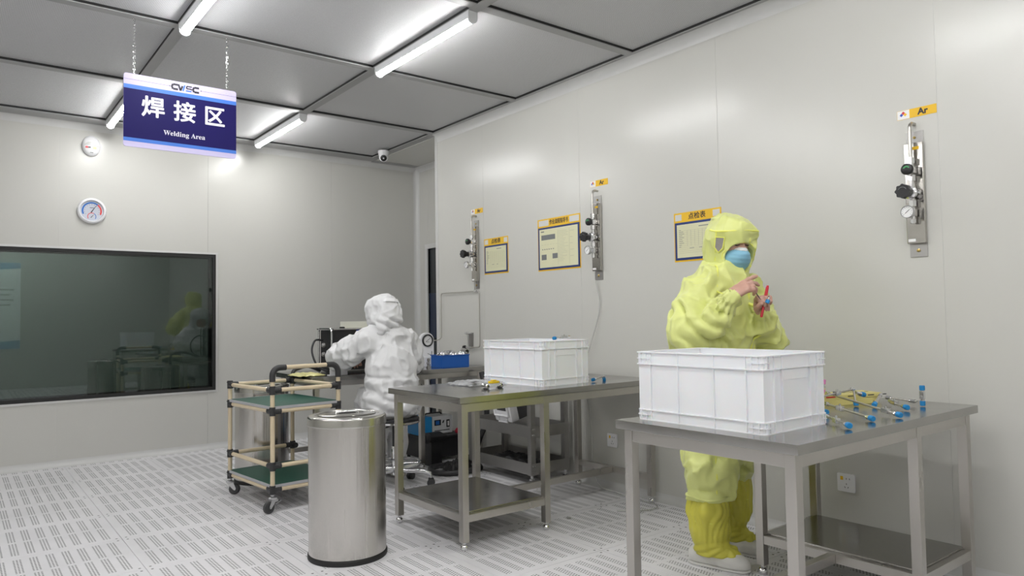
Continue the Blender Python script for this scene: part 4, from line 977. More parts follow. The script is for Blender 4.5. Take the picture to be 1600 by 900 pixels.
HB = obj('black_hose', (lambda b: (tube(b, smooth_path([(2.20, 5.20, .775), (2.14, 5.16, .80), (2.07, 5.12, .818), (2.0, 5.10, .808), (1.952, 5.09, .78), (1.948, 5.10, .66)], 8), .014, 10), b)[1])(bmesh.new()), M_dark, None); tag(HB, 'thick black hose hanging over the left end of the welding bench', 'hose')
crumple('yellow_wrapper', 'pale yellow plastic wrappers spread on the left end of the welding bench', 'wrapper', (2.0, 4.96, .7602), (.20, .24), .028, mat('yellow_wrapper_film', (.62, .58, .24), .3, var=.06, bump=.3, bscale=20), 9)
GA = thing('pressure_gauge_unit', 'white round-topped gauge unit with a large dial on the welding bench', 'gauge', (3.138, 5.20, ZB))
gpl = [(-.062, 0), (.062, 0), (.062, .215)]+[(.062*math.cos(math.radians(a)), .215+.062*math.sin(math.radians(a))) for a in range(10, 180, 10)]+[(-.062, .215)]
part('plate', M_white, GA, lambda bm: prism(bm, gpl, -.02, .02, WB))
part('bezel', M_knob, GA, lambda bm: lathe(bm, [(.036, .0202), (.052, .0202), (.052, .030), (.046, .034), (.041, .030), (.041, .0202)], (0, 0, .212), (0, -1, 0), 36))
dl = part('dial', M_gface, GA, lambda bm: lathe(bm, [(0, .0202), (.0408, .0202), (.0408, .024), (0, .024)], (0, 0, .212), (0, -1, 0), 32)); part('needle', M_ink, dl, lambda bm: box(bm, (.004, -.0246, .216), (.05, .001, .003), Matrix.Rotation(-.6, 3, 'Y')))
def gt_(bm):
    for a in range(-40, 221, 20): box(bm, (.034*math.cos(math.radians(a)), -.0245, .212+.034*math.sin(math.radians(a))), (.007, .001, .002), Matrix.Rotation(-math.radians(a), 3, 'Y'))
    box(bm, (0, -.0245, .200), (.03, .001, .003))
part('dial_marks', M_ink, dl, gt_)
part('base_box', M_white, GA, lambda bm: bx(bm, -.07, .055, -.09, -.021, 0, .078, .004))
BT = thing('blue_tray', 'blue plastic tray full of foil on the welding bench by the wall', 'tray', (3.105, 4.90, ZB))
M_tray = mat('blue_tray_plastic', (.008, .10, .42), .35, var=.04)
part('shell', M_tray, BT, lambda bm: (bx(bm, 0, .26, 0, .17, 0, .004), bx(bm, 0, .26, 0, .004, .004, .095), bx(bm, 0, .26, .166, .17, .004, .095), bx(bm, 0, .004, .004, .166, .004, .095), bx(bm, .256, .26, .004, .166, .004, .095)))
part('rim', M_tray, BT, lambda bm: tube(bm, [(-.003, -.003, .094), (.263, -.003, .094), (.263, .173, .094), (-.003, .173, .094)], .004, 6, closed=True))
M_foil = mat('crumpled_foil', (.72, .72, .74), .14, 1., var=.1, scale=30, bump=.5, bscale=60)
for i, (dx, dy, r, sd) in enumerate(((.05, .06, .042, 1), (.115, .05, .045, 2), (.125, .12, .042, 3), (.215, .10, .045, 4), (.20, .045, .036, 5), (.05, .125, .036, 6))):
    Ff = Field((-.07, -.07, -.07), (.07, .07, .07), .0042); Ff.ell((0, 0, 0), (r*.86, r*.8, r*.76), None, 0); Ff.wrinkle(.020, (38, 38, 38), sd*3.1, 1.2); me = Ff.mesh('foil', 0); me.polygons.foreach_set('use_smooth', [False]*len(me.polygons)); me.materials.append(M_foil)
    o = bpy.data.objects.new('foil_ball', me); COL.objects.link(o); o.location = (3.105+dx*1.22, 4.90+dy, ZB+.092-.012*(i % 2)); tag(o, ['crumpled foil piece at the left front of the blue tray', 'crumpled foil piece at the middle front of the blue tray', 'crumpled foil piece at the middle back of the blue tray', 'crumpled foil piece at the right of the blue tray, tallest', 'small foil piece at the right front of the blue tray', 'small foil piece at the left back of the blue tray'][i], 'foil', 'foil pieces in the blue tray')
ft = thing('foil_wrapped_tube', 'short dark-mouthed steel tube poking out of the foil in the blue tray', 'tube', (3.350, 4.925, ZB+.122))
part('pipe', M_dull, ft, lambda bm: lathe(bm, [(.015, -.03), (.019, -.03), (.019, .06), (0, .06), (0, .03), (.015, .03), (.015, -.03)], (0, 0, 0), (.2, 1, .1), 20)); part('dark_bore', M_ink, ft, lambda bm: lathe(bm, [(0, .02), (.0148, .02), (.0148, .024), (0, .024)], (0, 0, 0), (.2, 1, .1), 18))
for i, (x, y, h_) in enumerate(((2.865, 4.93, .055), (2.90, 4.89, .075), (2.935, 4.94, .062), (2.965, 4.88, .085), (2.99, 4.93, .05), (2.83, 4.89, .045))):
    t = thing('machined_fitting', ['machined steel fitting, second from left in the row by the white sleeve', 'tall machined steel fitting in front of the white gauge unit', 'machined steel fitting behind the row, in front of the gauge dial', 'tallest machined steel fitting, nearest the blue tray', 'stubby machined steel fitting beside the gauge base box', 'leftmost machined steel fitting, against the white sleeve'][i], 'fitting', (x, y, ZB), group='machined fittings on the welding bench')
    part('body', M_dull, t, lambda bm: lathe(bm, [(0, 0), (.014, 0), (.014, h_*.25), (.008, h_*.3), (.008, h_*.7), (.012, h_*.75), (.012, h_*.92), (0, h_)], seg=16)); part('side_port', M_chrome, t, lambda bm: cyl(bm, (0, 0, h_*.5), (.020*math.cos(i*1.3), .020*math.sin(i*1.3), h_*.55), .005))
SP = thing('scriber_stand', 'thin upright probe stand on the gauge unit base', 'probe', (3.155, 5.14, ZB+.0785)); part('pin', M_dull, SP, lambda bm: cyl(bm, (0, 0, 0), (0, 0, .045), .004)); part('arm', M_dull, SP, lambda bm: tube(bm, [(0, 0, .012), (-.045, -.01, .026)], .003, 8))
# wall piping below the corner gas panel
PW = thing('wall_piping', 'thin bent steel piping on the wall below the corner gas panel', 'pipe', (XR-.02, 4.95, 1.38))
def bend(*p): return smooth_corner([Vector(q) for q in p])
def smooth_corner(P, r=.025):
    o = [P[0]]
    for a, b, c in zip(P, P[1:], P[2:]):
        u, w = (a-b).normalized()*r, (c-b).normalized()*r
        for k in range(6): t = k/5; o.append((b+u)*(1-t)**2+2*b*t*(1-t)+(b+w)*t*t)
    return o+[P[-1]]
part('pipe', M_steel, PW, lambda bm: tube(bm, bend((0, .01, .17), (0, .01, 0), (0, .55, 0), (0, .55, -.40), (-.05, .53, -.42), (-.36, .33, -.415)), .0038, 8))
part('pipe', M_steel, PW, lambda bm: tube(bm, bend((0, .01, .0), (0, -.045, 0), (0, -.045, -.47), (0, .085, -.475)), .0038, 8)); part('tee', M_chrome, PW, lambda bm: (box(bm, (0, .01, 0), (.012, .03, .012), None, .002), cyl(bm, (0, .01, .004), (0, .01, .03), .006)))
VB = thing('wall_valve_bracket', 'small steel valve bracket with a black knob on the wall above the bench', 'valve', (XR-.001, 5.06, .90))
part('plate', M_dull, VB, lambda bm: bx(bm, -.006, 0, -.035, .035, .0, .13)); part('upper_bar', M_chrome, VB, lambda bm: (cyl(bm, (-.03, .05, .125), (-.03, -.05, .125), .007), box(bm, (-.02, .03, .125), (.03, .02, .02), None, .003)))
part('lower_bar', M_chrome, VB, lambda bm: (cyl(bm, (-.03, .05, .005), (-.03, -.05, .005), .006), cyl(bm, (-.03, .0, .005), (-.03, 0, .12), .006), cyl(bm, (-.006, 0, .005), (-.03, 0, .005), .005))); part('knob', M_knob, VB, lambda bm: lathe(bm, [(0, 0), (.016, 0), (.016, .02), (.012, .024), (0, .024)], (-.03, .05, .005), (0, 1, 0), 16))
# ------------------------------------------------------------------ below the bench and behind the middle table
M_cblue = mat('chiller_blue', (.02, .27, .62), .4, var=.03); M_cwhite = mat('chiller_white', (.62, .63, .64), .4, var=.03)
LC = thing('low_cabinet', 'low black cabinet on the floor under the welding bench', 'cabinet', (2.995, 4.98, 0))
part('body', M_case, LC, lambda bm: bx(bm, 0, .36, 0, .36, .03, .190, .004)); part('top', M_dark, LC, lambda bm: bx(bm, -.01, .37, -.01, .37, .1905, .205, .003))
for x in (.03, .33):
    for y in (.03, .33): part('foot', M_dark, LC, lambda bm: cyl(bm, (x, y, 0), (x, y, .03), .014))
CH = thing('chiller_unit', 'small blue and white chiller box with a display under the bench', 'chiller', (3.08, 5.05, .2055))
part('side_shell', M_cblue, CH, lambda bm: bx(bm, -.10, .015, 0, .20, .006, .150, .005)); part('front_shell', M_cwhite, CH, lambda bm: bx(bm, .0155, .21, -.004, .20, .006, .150, .006))
part('display', M_knob, CH, lambda bm: bx(bm, .035, .095, -.008, -.0042, .075, .120)); part('display_glass', M_tb, CH, lambda bm: bx(bm, .045, .080, -.0095, -.0082, .082, .112)); part('switch', M_knob, CH, lambda bm: bx(bm, .150, .180, -.008, -.0042, .055, .115)); part('rocker', M_gface, CH, lambda bm: bx(bm, .157, .173, -.012, -.0082, .065, .105, .002)); part('vent_slot', M_dark, CH, lambda bm: bx(bm, .035, .18, -.0055, -.0042, .03, .036))
part('logo_mark', M_ink, CH, lambda bm: prism(bm, [(.108, .09), (.122, .09), (.132, .112), (.118, .112)], .0042, .0048, WB)); part('handle', M_dark, CH, lambda bm: tube(bm, [(.0, .10, .150), (.02, .10, .165), (.15, .10, .165), (.17, .10, .150)], .006, 8))
for x in (-.08, .19):
    for y in (.02, .18): part('foot', M_dark, CH, lambda bm: cyl(bm, (x, y, 0), (x, y, .0065), .01))
RP = thing('red_plug', 'red plug lying on the low black cabinet beside the chiller', 'plug', (3.325, 5.02, .2055)); part('body', mat('red_rubber', (.45, .02, .05), .4, var=.05), RP, lambda bm: lathe(bm, [(0, 0), (.022, 0), (.024, .01), (.020, .03), (.012, .04), (0, .04)], seg=18)); part('ring', M_red, RP, lambda bm: tube(bm, arc((0, 0, .018), .026, 0, 340, 18), .004, 6))
tag(obj('black_hose', (lambda b: (tube(b, smooth_path([(3.10, 5.30, .395), (3.12, 5.32, .55), (3.15, 5.35, .60), (3.18, 5.35, .56), (3.17, 5.3, .50)], 8), .006, 8), b)[1])(bmesh.new()), M_dark, None), 'thin black hose hooked up behind the chiller', 'hose')
HL = [(3.02+.20*math.cos(a)*1.0, 4.60+.17*math.sin(a), .022+.004*math.sin(3*a)) for a in np.linspace(.3, 6.0, 22)]
tag(obj('black_hose', (lambda b: (tube(b, HL, .020, 10), b)[1])(bmesh.new()), M_dark, None), 'thick black hose coiled on the floor under the bench', 'hose')
tag(obj('black_hose', (lambda b: (tube(b, smooth_path([(3.36, 4.72, .72), (3.37, 4.68, .55), (3.36, 4.66, .35), (3.30, 4.66, .22), (3.22, 4.64, .10), (3.14, 4.68, .045)], 8), .022, 10), b)[1])(bmesh.new()), M_dark, None), 'thick black hose dropping behind the middle table', 'hose')
tag(crumple('black_bag', 'x', 'bag', (3.05, 4.62, .0005), (.22, .18), .10, M_case, 12), 'black soft bag lying inside the coiled hose under the bench', 'bag')
FP = thing('foot_pedal', 'black foot pedal unit on top of the low black cabinet, left of the chiller', 'pedal', (2.935, 4.815, .0)); part('post', M_case, FP, lambda bm: bx(bm, .02, .12, .02, .13, 0, .20, .008)); part('pad', M_case, FP, lambda bm: box(bm, (.08, .07, .222), (.17, .13, .045), Matrix.Rotation(.15, 3, 'X'), .012)); part('round_nose', M_dark, FP, lambda bm: lathe(bm, [(0, 0), (.04, 0), (.045, .02), (.04, .05), (0, .055)], (.005, .05, .222), (-1, -.3, 0), 20))
# steel service frame with a case on it
SF = thing('service_frame', 'low steel service frame on casters behind the middle table', 'frame', (3.11, 3.80, 0)); fw2, fd2 = .345, .74
for x in (.02, fw2-.02):
    for y in (.02, fd2-.02):
        part('post', M_dull, SF, lambda bm: (bx(bm, x-.02, x+.02, y-.02, y+.02, .075, .66, .002),))
        cs = part('caster', M_zinc, SF, lambda bm: (cyl(bm, (x, y, .05), (x, y, .076), .010), box(bm, (x, y, .048), (.03, .024, .012), None, .003))); part('wheel', M_tyre, cs, lambda bm: lathe(bm, [(0, -.009), (.022, -.009), (.024, 0), (.022, .009), (0, .009)], (x, y, .024), (1, 0, 0), 20))
def tray(z):
    part('tray_floor', M_dull, SF, lambda bm: bx(bm, .041, fw2-.041, .041, fd2-.041, z, z+.004))
    for a in ((0, fw2, -.004, 0), (0, fw2, fd2, fd2+.004), (-.004, 0, 0, fd2), (fw2, fw2+.004, 0, fd2)): part('tray_side', M_dull, SF, lambda bm: bx(bm, *a, z-.004, z+.072))
tray(.085); tray(.335)
def bolts(bm):
    for z in (.10, .14, .35, .39):
        for dx in (.010, .028): sphere(bm, (dx, -.005, z), .0045, seg=8)
part('bolts', M_chrome, SF, bolts)
M_dgrey = mat('dark_grey_case', (.06, .06, .065), .5, var=.06)
CS = thing('equipment_case', 'tilted white and grey equipment case on the service frame', 'case', (3.125, 4.02, .408), 0, rot=Matrix.Rotation(math.radians(-14), 3, 'Y').to_4x4().to_3x3())
part('white_shell', M_white, CS, lambda bm: bx(bm, 0, .07, 0, .20, .0, .30, .015)); part('grey_shell', M_dgrey, CS, lambda bm: bx(bm, .0702, .20, .004, .196, .0, .295, .012))
part('front_frame', M_white, CS, lambda bm: tube(bm, [(-.006, .02, .05), (-.006, .18, .05), (-.006, .17, .22), (-.006, .03, .22)], .010, 8, closed=True)); part('latch_recess', M_dgrey, CS, lambda bm: bx(bm, -.004, .002, .05, .15, .085, .14, .002)); part('grip', M_white, CS, lambda bm: tube(bm, [(-.004, .05, .035), (-.004, .05, .0), (-.004, .15, .0), (-.004, .15, .035)], .007, 8))
tag(crumple('black_bag', 'x', 'bag', (3.285, 4.20, .0895), (.20, .44), .085, M_case, 21), 'black bag and cables lying in the lower tray of the service frame', 'bag')
# ------------------------------------------------------------------ stool of the seated person
M_seat = mat('black_leather_seat', (.02, .02, .022), .4, var=.1)
ST = thing('swivel_stool', 'chrome swivel stool with black casters under the white-suited person', 'stool', (2.42, 4.445, 0))
part('seat', M_seat, ST, lambda bm: lathe(bm, [(0, .455), (.165, .455), (.172, .462), (.172, .472), (.16, .480), (0, .482)], seg=40)); part('seat_rim', M_chrome, ST, lambda bm: lathe(bm, [(.10, .438), (.168, .438), (.178, .445), (.178, .456), (.170, .4545), (.10, .4545), (.10, .438)], seg=40))
part('column', M_dark, ST, lambda bm: lathe(bm, [(0, .28), (.014, .28), (.014, .42), (.05, .43), (.05, .438), (0, .438)], seg=20)); part('gas_spring', M_chrome, ST, lambda bm: lathe(bm, [(0, .085), (.026, .085), (.026, .26), (.022, .28), (0, .28)], seg=20)); part('height_lever', M_dark, ST, lambda bm: tube(bm, [(0, 0, .425), (-.12, -.05, .415)], .005, 8))
part('foot_ring', M_chrome, ST, lambda bm: tube(bm, arc((0, 0, .165), .175, 0, 351, 40), .010, 10, closed=True))
for k in range(5):
    a = math.radians(72*k-38); c_, s_ = math.cos(a), math.sin(a)
    lg = part('base_leg', M_chrome, ST, lambda bm: (tube(bm, [(.02*c_, .02*s_, .115), (.20*c_, .20*s_, .105), (.245*c_, .245*s_, .09), (.25*c_, .25*s_, .062)], [.017, .014, .012, .010], 10), cyl(bm, (.03*c_, .03*s_, .16), (.17*c_, .17*s_, .165), .007)))
    part('caster', M_dark, lg, lambda bm: (lathe(bm, [(0, -.024), (.022, -.024), (.0265, -.018), (.0265, -.004), (.02, -.003), (.02, .003), (.0265, .004), (.0265, .018), (.022, .024), (0, .024)], (.25*c_, .25*s_, .0265), (-s_, c_, 0), 20), box(bm, (.25*c_, .25*s_, .048), (.03, .03, .026), None, .006)))
M_skin = mat('skin', (.52, .30, .235), .42, var=.06, scale=30, sss=.12, coat=.15)
M_ysuit = mat('yellow_cleanroom_fabric', (.68, .72, .25), .42, var=.06, scale=6, bump=.10, bscale=40, sheen=.2, ridged=.75, rscale=10)
M_yseam = mat('yellow_fabric_seam', (.80, .82, .17), .5, var=.05)
M_yboot = mat('yellow_boot_cover', (.62, .58, .075), .42, var=.10, scale=9, bump=.15, bscale=40, ridged=.5, rscale=12)
M_wsuit = mat('white_cleanroom_fabric', (.67, .67, .68), .42, var=.03, scale=6, bump=.08, bscale=40, sheen=.2, ridged=.8, rscale=10)
M_wshoe = mat('white_shoe', (.66, .65, .62), .5, var=.04)
M_mask = mat('blue_surgical_mask', (.22, .46, .62), .65, var=.04, bump=.05, bscale=120)
M_mwhite = mat('mask_white_band', (.72, .76, .78), .65, var=.02)
M_hair = mat('black_hair', (.012, .009, .008), .45, var=.2)
M_mesh = mat('grey_ear_mesh', (.27, .25, .24), .7, var=.08, scale=200)
def unit(v): v = np.array(v, float); return v/np.linalg.norm(v)
def hand(F, wrist, d, n, side, curls, thumb, L=.082, spread=.10, k=.006):
    """palm plus five fingers. d: wrist to knuckles, n: out of the palm, side: towards the thumb; curls: bend per joint (radians) of index..little"""
    w = np.array(wrist, float); d = unit(d); n = np.array(n, float); n = unit(n-d*(n@d)); s = np.cross(d, n); s = s if s@np.array(side, float) > 0 else -s
    F.chain([w-d*.014, w, w+d*.025], [.022, .023, .026], .012, flat=n, fs=.8)
    for q, r in ((.55, .016), (.18, .0165), (-.18, .016), (-.55, .015)): F.cap(w+d*.012+s*q*.032, w+d*L+s*q*.042, r, r*.92, .010, flat=n, fs=.8)
    F.cap(w+d*.01+s*.018+n*.004, w+d*.045+s*.030+n*.008, .016, .014, .012)
    for i, (q, ln) in enumerate(((.63, .070), (.21, .078), (-.21, .073), (-.63, .056))):
        p = w+d*L+s*q*.042; dirn = unit(d+s*q*spread); ang = 0.; pts = [p-dirn*.008]; rs = [.0105]
        for j, (fr_, rr) in enumerate(((.46, .0092), (.30, .0084), (.24, .0070))):
            ang += curls[i][j]; v = dirn*math.cos(ang)+n*math.sin(ang); p = p+v*ln*fr_; pts.append(p); rs.append(rr)
        F.chain(pts, rs, k)
    p = w+d*.022+s*.030+n*.006; pts = [p]; rs = [.0135]
    for v, ln, r in zip(thumb, (.034, .028, .022), (.0115, .0098, .0078)):
        v = unit(v[0]*d+v[1]*n+v[2]*s); p = p+v*ln; pts.append(p); rs.append(r)
    F.chain(pts, rs, k)
    return w, d, n, s
# ---------------------------------------------------------- the person in yellow, standing behind the front table
HC = np.array([2.945, 2.062, 1.485])                       # head centre
hf = unit((-.325, -.945, -.26)); hr = unit(np.cross((0, 0, 1), hf)); hr = -hr if hr[0] > 0 else hr   # hf: face direction, hr: the person's right
hu = np.cross(hf, hr); hu = hu if hu[2] > 0 else -hu
HR = np.stack([hr, hf, hu], 1)
def hp(a, b, c): return HC+hr*a+hf*b+hu*c
B = Field((2.55, 1.70, .03), (3.35, 2.36, 1.66), .0065)
B.ell(HC+hu*.01-hf*.005, (.076, .094, .105), HR, .02)      # skull
B.ell(hp(0, .030, -.060), (.056, .062, .062), HR, .03)     # jaw
B.cap(hp(0, -.01, -.06), (2.935, 2.10, 1.28), .052, .058, .03)
B.cap(hp(0, .092, .012), hp(0, .106, -.022), .010, .014, .014)   # nose
for s_ in (-1, 1):
    B.ell(hp(s_*.030, .092, .020), (.014, .012, .009), HR, .012, True)     # eye sockets
    B.ell(hp(s_*.030, .077, .017), (.013, .012, .011), HR, .004)            # lids
    B.cap(hp(s_*.018, .090, .040), hp(s_*.046, .078, .040), .008, .007, .012)   # brows
    B.ell(hp(s_*.076, -.005, -.005), (.012, .022, .032), HR, .01)          # ears
B.chain([(2.935, 2.10, 1.27), (2.935, 2.11, 1.1), (2.92, 2.11, .86)], [.13, .13, .13], .05, flat=(0, 1, 0), fs=.75)
B.chain([(2.80, 2.11, 1.26), (2.675, 2.08, 1.06), (2.732, 1.925, 1.228)], [.045, .030, .024], .02)
B.chain([(3.08, 2.09, 1.26), (3.13, 2.02, 1.04), (2.942, 1.905, 1.150)], [.045, .030, .024], .02)
B.chain([(2.83, 2.11, .84), (2.79, 2.10, .45), (2.765, 2.10, .07)], [.085, .055, .04], .03)
B.chain([(3.01, 2.11, .84), (3.02, 2.14, .47), (3.03, 2.17, .07)], [.085, .055, .04], .03)
body = skin_part('person', B, M_skin)
tag(body, 'person in a yellow hooded cleanroom suit and blue mask, standing at the front table', 'person')
# hands at a finer grid, joined into the same body mesh
RWp = (2.732, 1.925, 1.228); RD = (.50, -.66, .55); RN = (.62, .25, -.60)
LWp = (2.925, 1.885, 1.158); LD = (-.42, -.22, .88); LN = (-.55, -.78, -.30)
H1 = Field((2.66, 1.72, 1.10), (3.02, 2.0, 1.40), .0026)
hand(H1, RWp, RD, RN, (0, 0, 1), [(.12, .22, .15), (.42, .55, .3), (.62, .8, .5), (.75, .9, .6)], [(.75, .55, .35), (.85, .5, -.05), (.8, .6, -.25)])
hand(H1, LWp, LD, LN, (-1, 0, .3), [(.75, 1.15, .7), (.95, 1.25, .8), (1.1, 1.35, .8), (1.2, 1.35, .8)], [(.6, .75, .3), (.75, .65, -.15), (.7, .6, -.45)], L=.070)
hm = H1.mesh('hands', 1)
bm = bmesh.new(); bm.from_mesh(body.data); bm.from_mesh(hm); bm.to_mesh(body.data); bm.free()
body.data.polygons.foreach_set('use_smooth', [True]*len(body.data.polygons))
# coverall
C = Field((2.48, 1.80, .24), (3.34, 2.42, 1.46), .0075)
tf = unit((.15, -.99, 0))
C.chain([(2.93, 2.105, 1.25), (2.93, 2.11, 1.08), (2.925, 2.11, .90)], [.170, .190, .200], .06, flat=tf, fs=.74)
C.cap((2.79, 2.115, 1.262), (3.085, 2.095, 1.262), .072, .072, .07)
C.cap((2.94, 2.10, 1.24), (2.942, 2.085, 1.345), .115, .088, .05)
C.chain([(2.775, 2.115, 1.255), (2.715, 2.10, 1.15), (2.662, 2.085, 1.062)], [.088, .096, .094], .03)      # right upper sleeve
C.chain([(2.662, 2.085, 1.062), (2.69, 2.01, 1.115), (2.724, 1.945, 1.205)], [.092, .080, .046], .025)       # right lower sleeve
C.chain([(2.724, 1.945, 1.205), (2.730, 1.932, 1.222)], [.048, .047], .012)
C.chain([(3.095, 2.09, 1.25), (3.13, 2.06, 1.14), (3.145, 2.025, 1.045)], [.082, .086, .086], .03)
C.chain([(3.145, 2.025, 1.045), (3.06, 1.97, 1.075), (2.955, 1.915, 1.130)], [.086, .076, .046], .025)
C.chain([(2.955, 1.915, 1.130), (2.938, 1.901, 1.145)], [.046, .045], .012)
C.chain([(2.83, 2.11, .90), (2.80, 2.11, .66), (2.790, 2.10, .46), (2.775, 2.10, .36)], [.125, .118, .112, .104], .05)
C.cap((2.79, 2.098, .365), (2.778, 2.10, .330), .108, .094, .03)
C.chain([(3.00, 2.11, .90), (3.015, 2.12, .66), (3.025, 2.14, .48), (3.03, 2.15, .40)], [.125, .118, .110, .10], .05)
C.cap((3.028, 2.145, .42), (3.032, 2.155, .375), .104, .090, .03)
C.wrinkle(.030, (8, 8, 6), 1.3, 2.2); C.wrinkle(.016, (17, 17, 11), 5.2, 2.2)
C.fold((2.55, 1.90, .95), (2.85, 2.20, 1.24), (2.662, 2.085, 1.062), (.3, -.7, .6), 17, .022, 'ring', 1.)     # creases at the bent right elbow
C.fold((2.65, 1.88, 1.10), (2.84, 2.05, 1.30), (2.72, 1.95, 1.2), (.3, -.6, .75), 11, .014, 'gather', 2.)
C.fold((3.02, 1.88, .94), (3.26, 2.18, 1.22), (3.14, 2.03, 1.05), (-.6, -.4, .5), 16, .020, 'ring', 3.)
C.fold((2.90, 1.84, 1.05), (3.06, 1.99, 1.22), (2.97, 1.915, 1.13), (-.7, -.4, .5), 10, .012, 'gather', 4.)
C.fold((2.66, 1.95, .31), (2.93, 2.26, .62), (2.785, 2.10, .46), (0, 0, 1), 9, .026, 'ring', 5., .8)             # trouser legs sagging on the boots
C.fold((2.90, 1.98, .38), (3.17, 2.30, .66), (3.025, 2.14, .48), (0, 0, 1), 9, .026, 'ring', 6., .8)
for lo_, hi_ in (((2.55, 1.86, .98), (2.80, 2.2, 1.30)), ((2.98, 1.85, .96), (3.27, 2.15, 1.30))): C.wrinkle(.012, (13, 16, 22), 8.7, 1.4, lo_, hi_)
C.clip_z(.300)
cov = skin_part('coverall', C, M_ysuit, body, 0)
# seams laid over the suit: zip flap, shoulder seams, trouser seams
def on_field(F, p, d, r0=.35):
    """march from outside towards p along -d until the surface"""
    p = np.array(p, float); d = unit(d)
    for k in range(int(r0/.003)):
        q = p+d*(r0-.003*k); i = ((q-F.lo)/F.h).astype(int)
        if (i < 0).any() or (i >= F.n).any(): continue
        if F.f[tuple(i)] < 0: return q
    return p
def seam(name, F, pts, dirs, r, parent, m, lift=.003, r0=.35):
    P_ = [on_field(F, p, d, r0)+unit(d)*lift for p, d in zip(pts, dirs)]
    part(name, m, parent, lambda bm: tube(bm, smooth_path([tuple(p) for p in P_], 6), r, 8))
zs = np.linspace(1.30, .80, 16)
seam('zip_flap', C, [(2.935+.02*(1.3-z), 2.10, z) for z in zs], [tf]*16, .007, cov, M_yseam, .003, .19)
seam('zip_flap', C, [(2.962+.02*(1.3-z), 2.10, z) for z in zs], [tf]*16, .005, cov, M_yseam, .003, .19)
seam('shoulder_seam', C, [(2.86-.03*t, 2.10-.01*t, 1.36-.14*t) for t in np.linspace(0, 1, 8)], [(-.6, -.7, .5-.4*t) for t in np.linspace(0, 1, 8)], .004, cov, M_yseam)
seam('trouser_seam', C, [(2.81, 2.10, z) for z in np.linspace(.80, .34, 14)], [(-.72, -.70, 0)]*14, .0045, cov, M_yseam)
seam('hem', C, [(2.778, 2.10, .318+.006*math.sin(3*a)) for a in np.linspace(0, 6.28, 26)], [(math.cos(a), math.sin(a), 0) for a in np.linspace(0, 6.28, 26)], .006, cov, M_ysuit)
# hood
Hd = Field((2.72, 1.84, 1.26), (3.16, 2.30, 1.68), .0052)
Hd.ell(HC+hu*.022-hf*.014, (.117, .130, .128), HR, .03)
Hd.ell(hp(0, .032, .075), (.098, .082, .050), HR, .03)
Hd.ell(hp(0, .012, -.055), (.100, .108, .085), HR, .04)
Hd.chain([hp(0, -.02, -.07), (2.944, 2.085, 1.33)], [.086, .098], .04)
Hd.wrinkle(.016, (12, 12, 9), 2.2, 2.2); Hd.wrinkle(.008, (26, 26, 22), 4.1, 2.)
Hd.ell(hp(0, .125, -.046), (.080, .120, .072), HR, .010, True)     # face opening
Hd.clip_z(1.285)
hood = skin_part('hood', Hd, M_ysuit, body, 1)
ring_ = []
for a in np.linspace(0, 2*math.pi, 40, endpoint=False):
    q = hp(.079*math.cos(a), 0, -.046+.071*math.sin(a)); ring_.append(tuple(on_field(Hd, q+hr*.004*math.cos(a)+hu*.004*math.sin(a), hf, .2)))
part('opening_trim', M_yseam, hood, lambda bm: tube(bm, ring_, .0042, 8, closed=True))
def hood_seam(pts, dirs, r=.0038): 
    P_ = [on_field(Hd, p, d, .25)+unit(d)*.003 for p, d in zip(pts, dirs)]; part('seam', M_yseam, hood, lambda bm: tube(bm, smooth_path([tuple(p) for p in P_], 4), r, 6))
angs = np.linspace(-1.75, 1.75, 15)
hood_seam([hp(0, 0, .052+.010*math.cos(2*a)) for a in angs], [hf*math.cos(a)+hr*math.sin(a)+hu*.20 for a in angs], .0045)
hood_seam([hp(0, 0, .0) for t in range(6)], [hf*.25+hr*.95+hu*u_ for u_ in np.linspace(.55, -.75, 6)])
hood_seam([hp(0, 0, .0) for t in range(4)], [hf*.95-hr*.22+hu*u_ for u_ in np.linspace(.42, .16, 4)], .0035)
hood_seam([(2.944, 2.08, 1.318) for a in range(20)], [(math.cos(a), math.sin(a), .02*math.sin(2*a)) for a in np.linspace(-3.4, .6, 20)], .005)
# mesh window over the ear
ez = [on_field(Hd, hp(0, .012+dx, .004+dz), hr*.93+hf*.37, .25) for dx, dz in ((-.024, .034), (.022, .038), (.020, -.012), (-.002, -.036), (-.024, -.014))]
def earw(bm):
    nn = unit(hr*.93+hf*.37); c = sum(ez)/5
    A = [bm.verts.new(tuple(p+nn*.011)) for p in ez]; B_ = [bm.verts.new(tuple(p-nn*.006)) for p in ez]
    bm.faces.new(A); bm.faces.new(B_[::-1])
    for i in range(5): bm.faces.new((A[i], A[(i+1) % 5], B_[(i+1) % 5], B_[i]))
part('ear_mesh_window', M_mesh, hood, earw)
part('window_trim', M_yseam, hood, lambda bm: tube(bm, [tuple(p+unit(hr*.93+hf*.37)*.010) for p in ez], .0035, 6, closed=True))
# surgical mask
Mk = Field((2.80, 1.84, 1.30), (3.06, 2.10, 1.50), .0034)
Mk.ell(hp(0, .050, -.062), (.071, .066, .062), HR, .02)
Mk.ell(hp(0, .092, -.040), (.036, .036, .036), HR, .03)
Mk.cap(hp(0, .098, -.008), hp(0, .110, -.030), .012, .018, .02)
Xg, Yg, Zg = np.meshgrid(*Mk.ax, indexing='ij'); up_ = (Xg-HC[0])*hu[0]+(Yg-HC[1])*hu[1]+(Zg-HC[2])*hu[2]; fw_ = (Xg-HC[0])*hf[0]+(Yg-HC[1])*hf[1]+(Zg-HC[2])*hf[2]
Mk.f = Mk.f+(.0009*np.sin(up_*2*math.pi/.021)).astype(np.float32)          # pleats
Mk.f = np.maximum(Mk.f, (.030-fw_).astype(np.float32))
white = Mk.f.copy()
Mk.f = np.maximum(white, (up_-(-.012)).astype(np.float32)); msk = skin_part('face_mask', Mk, M_mask, body, 1)
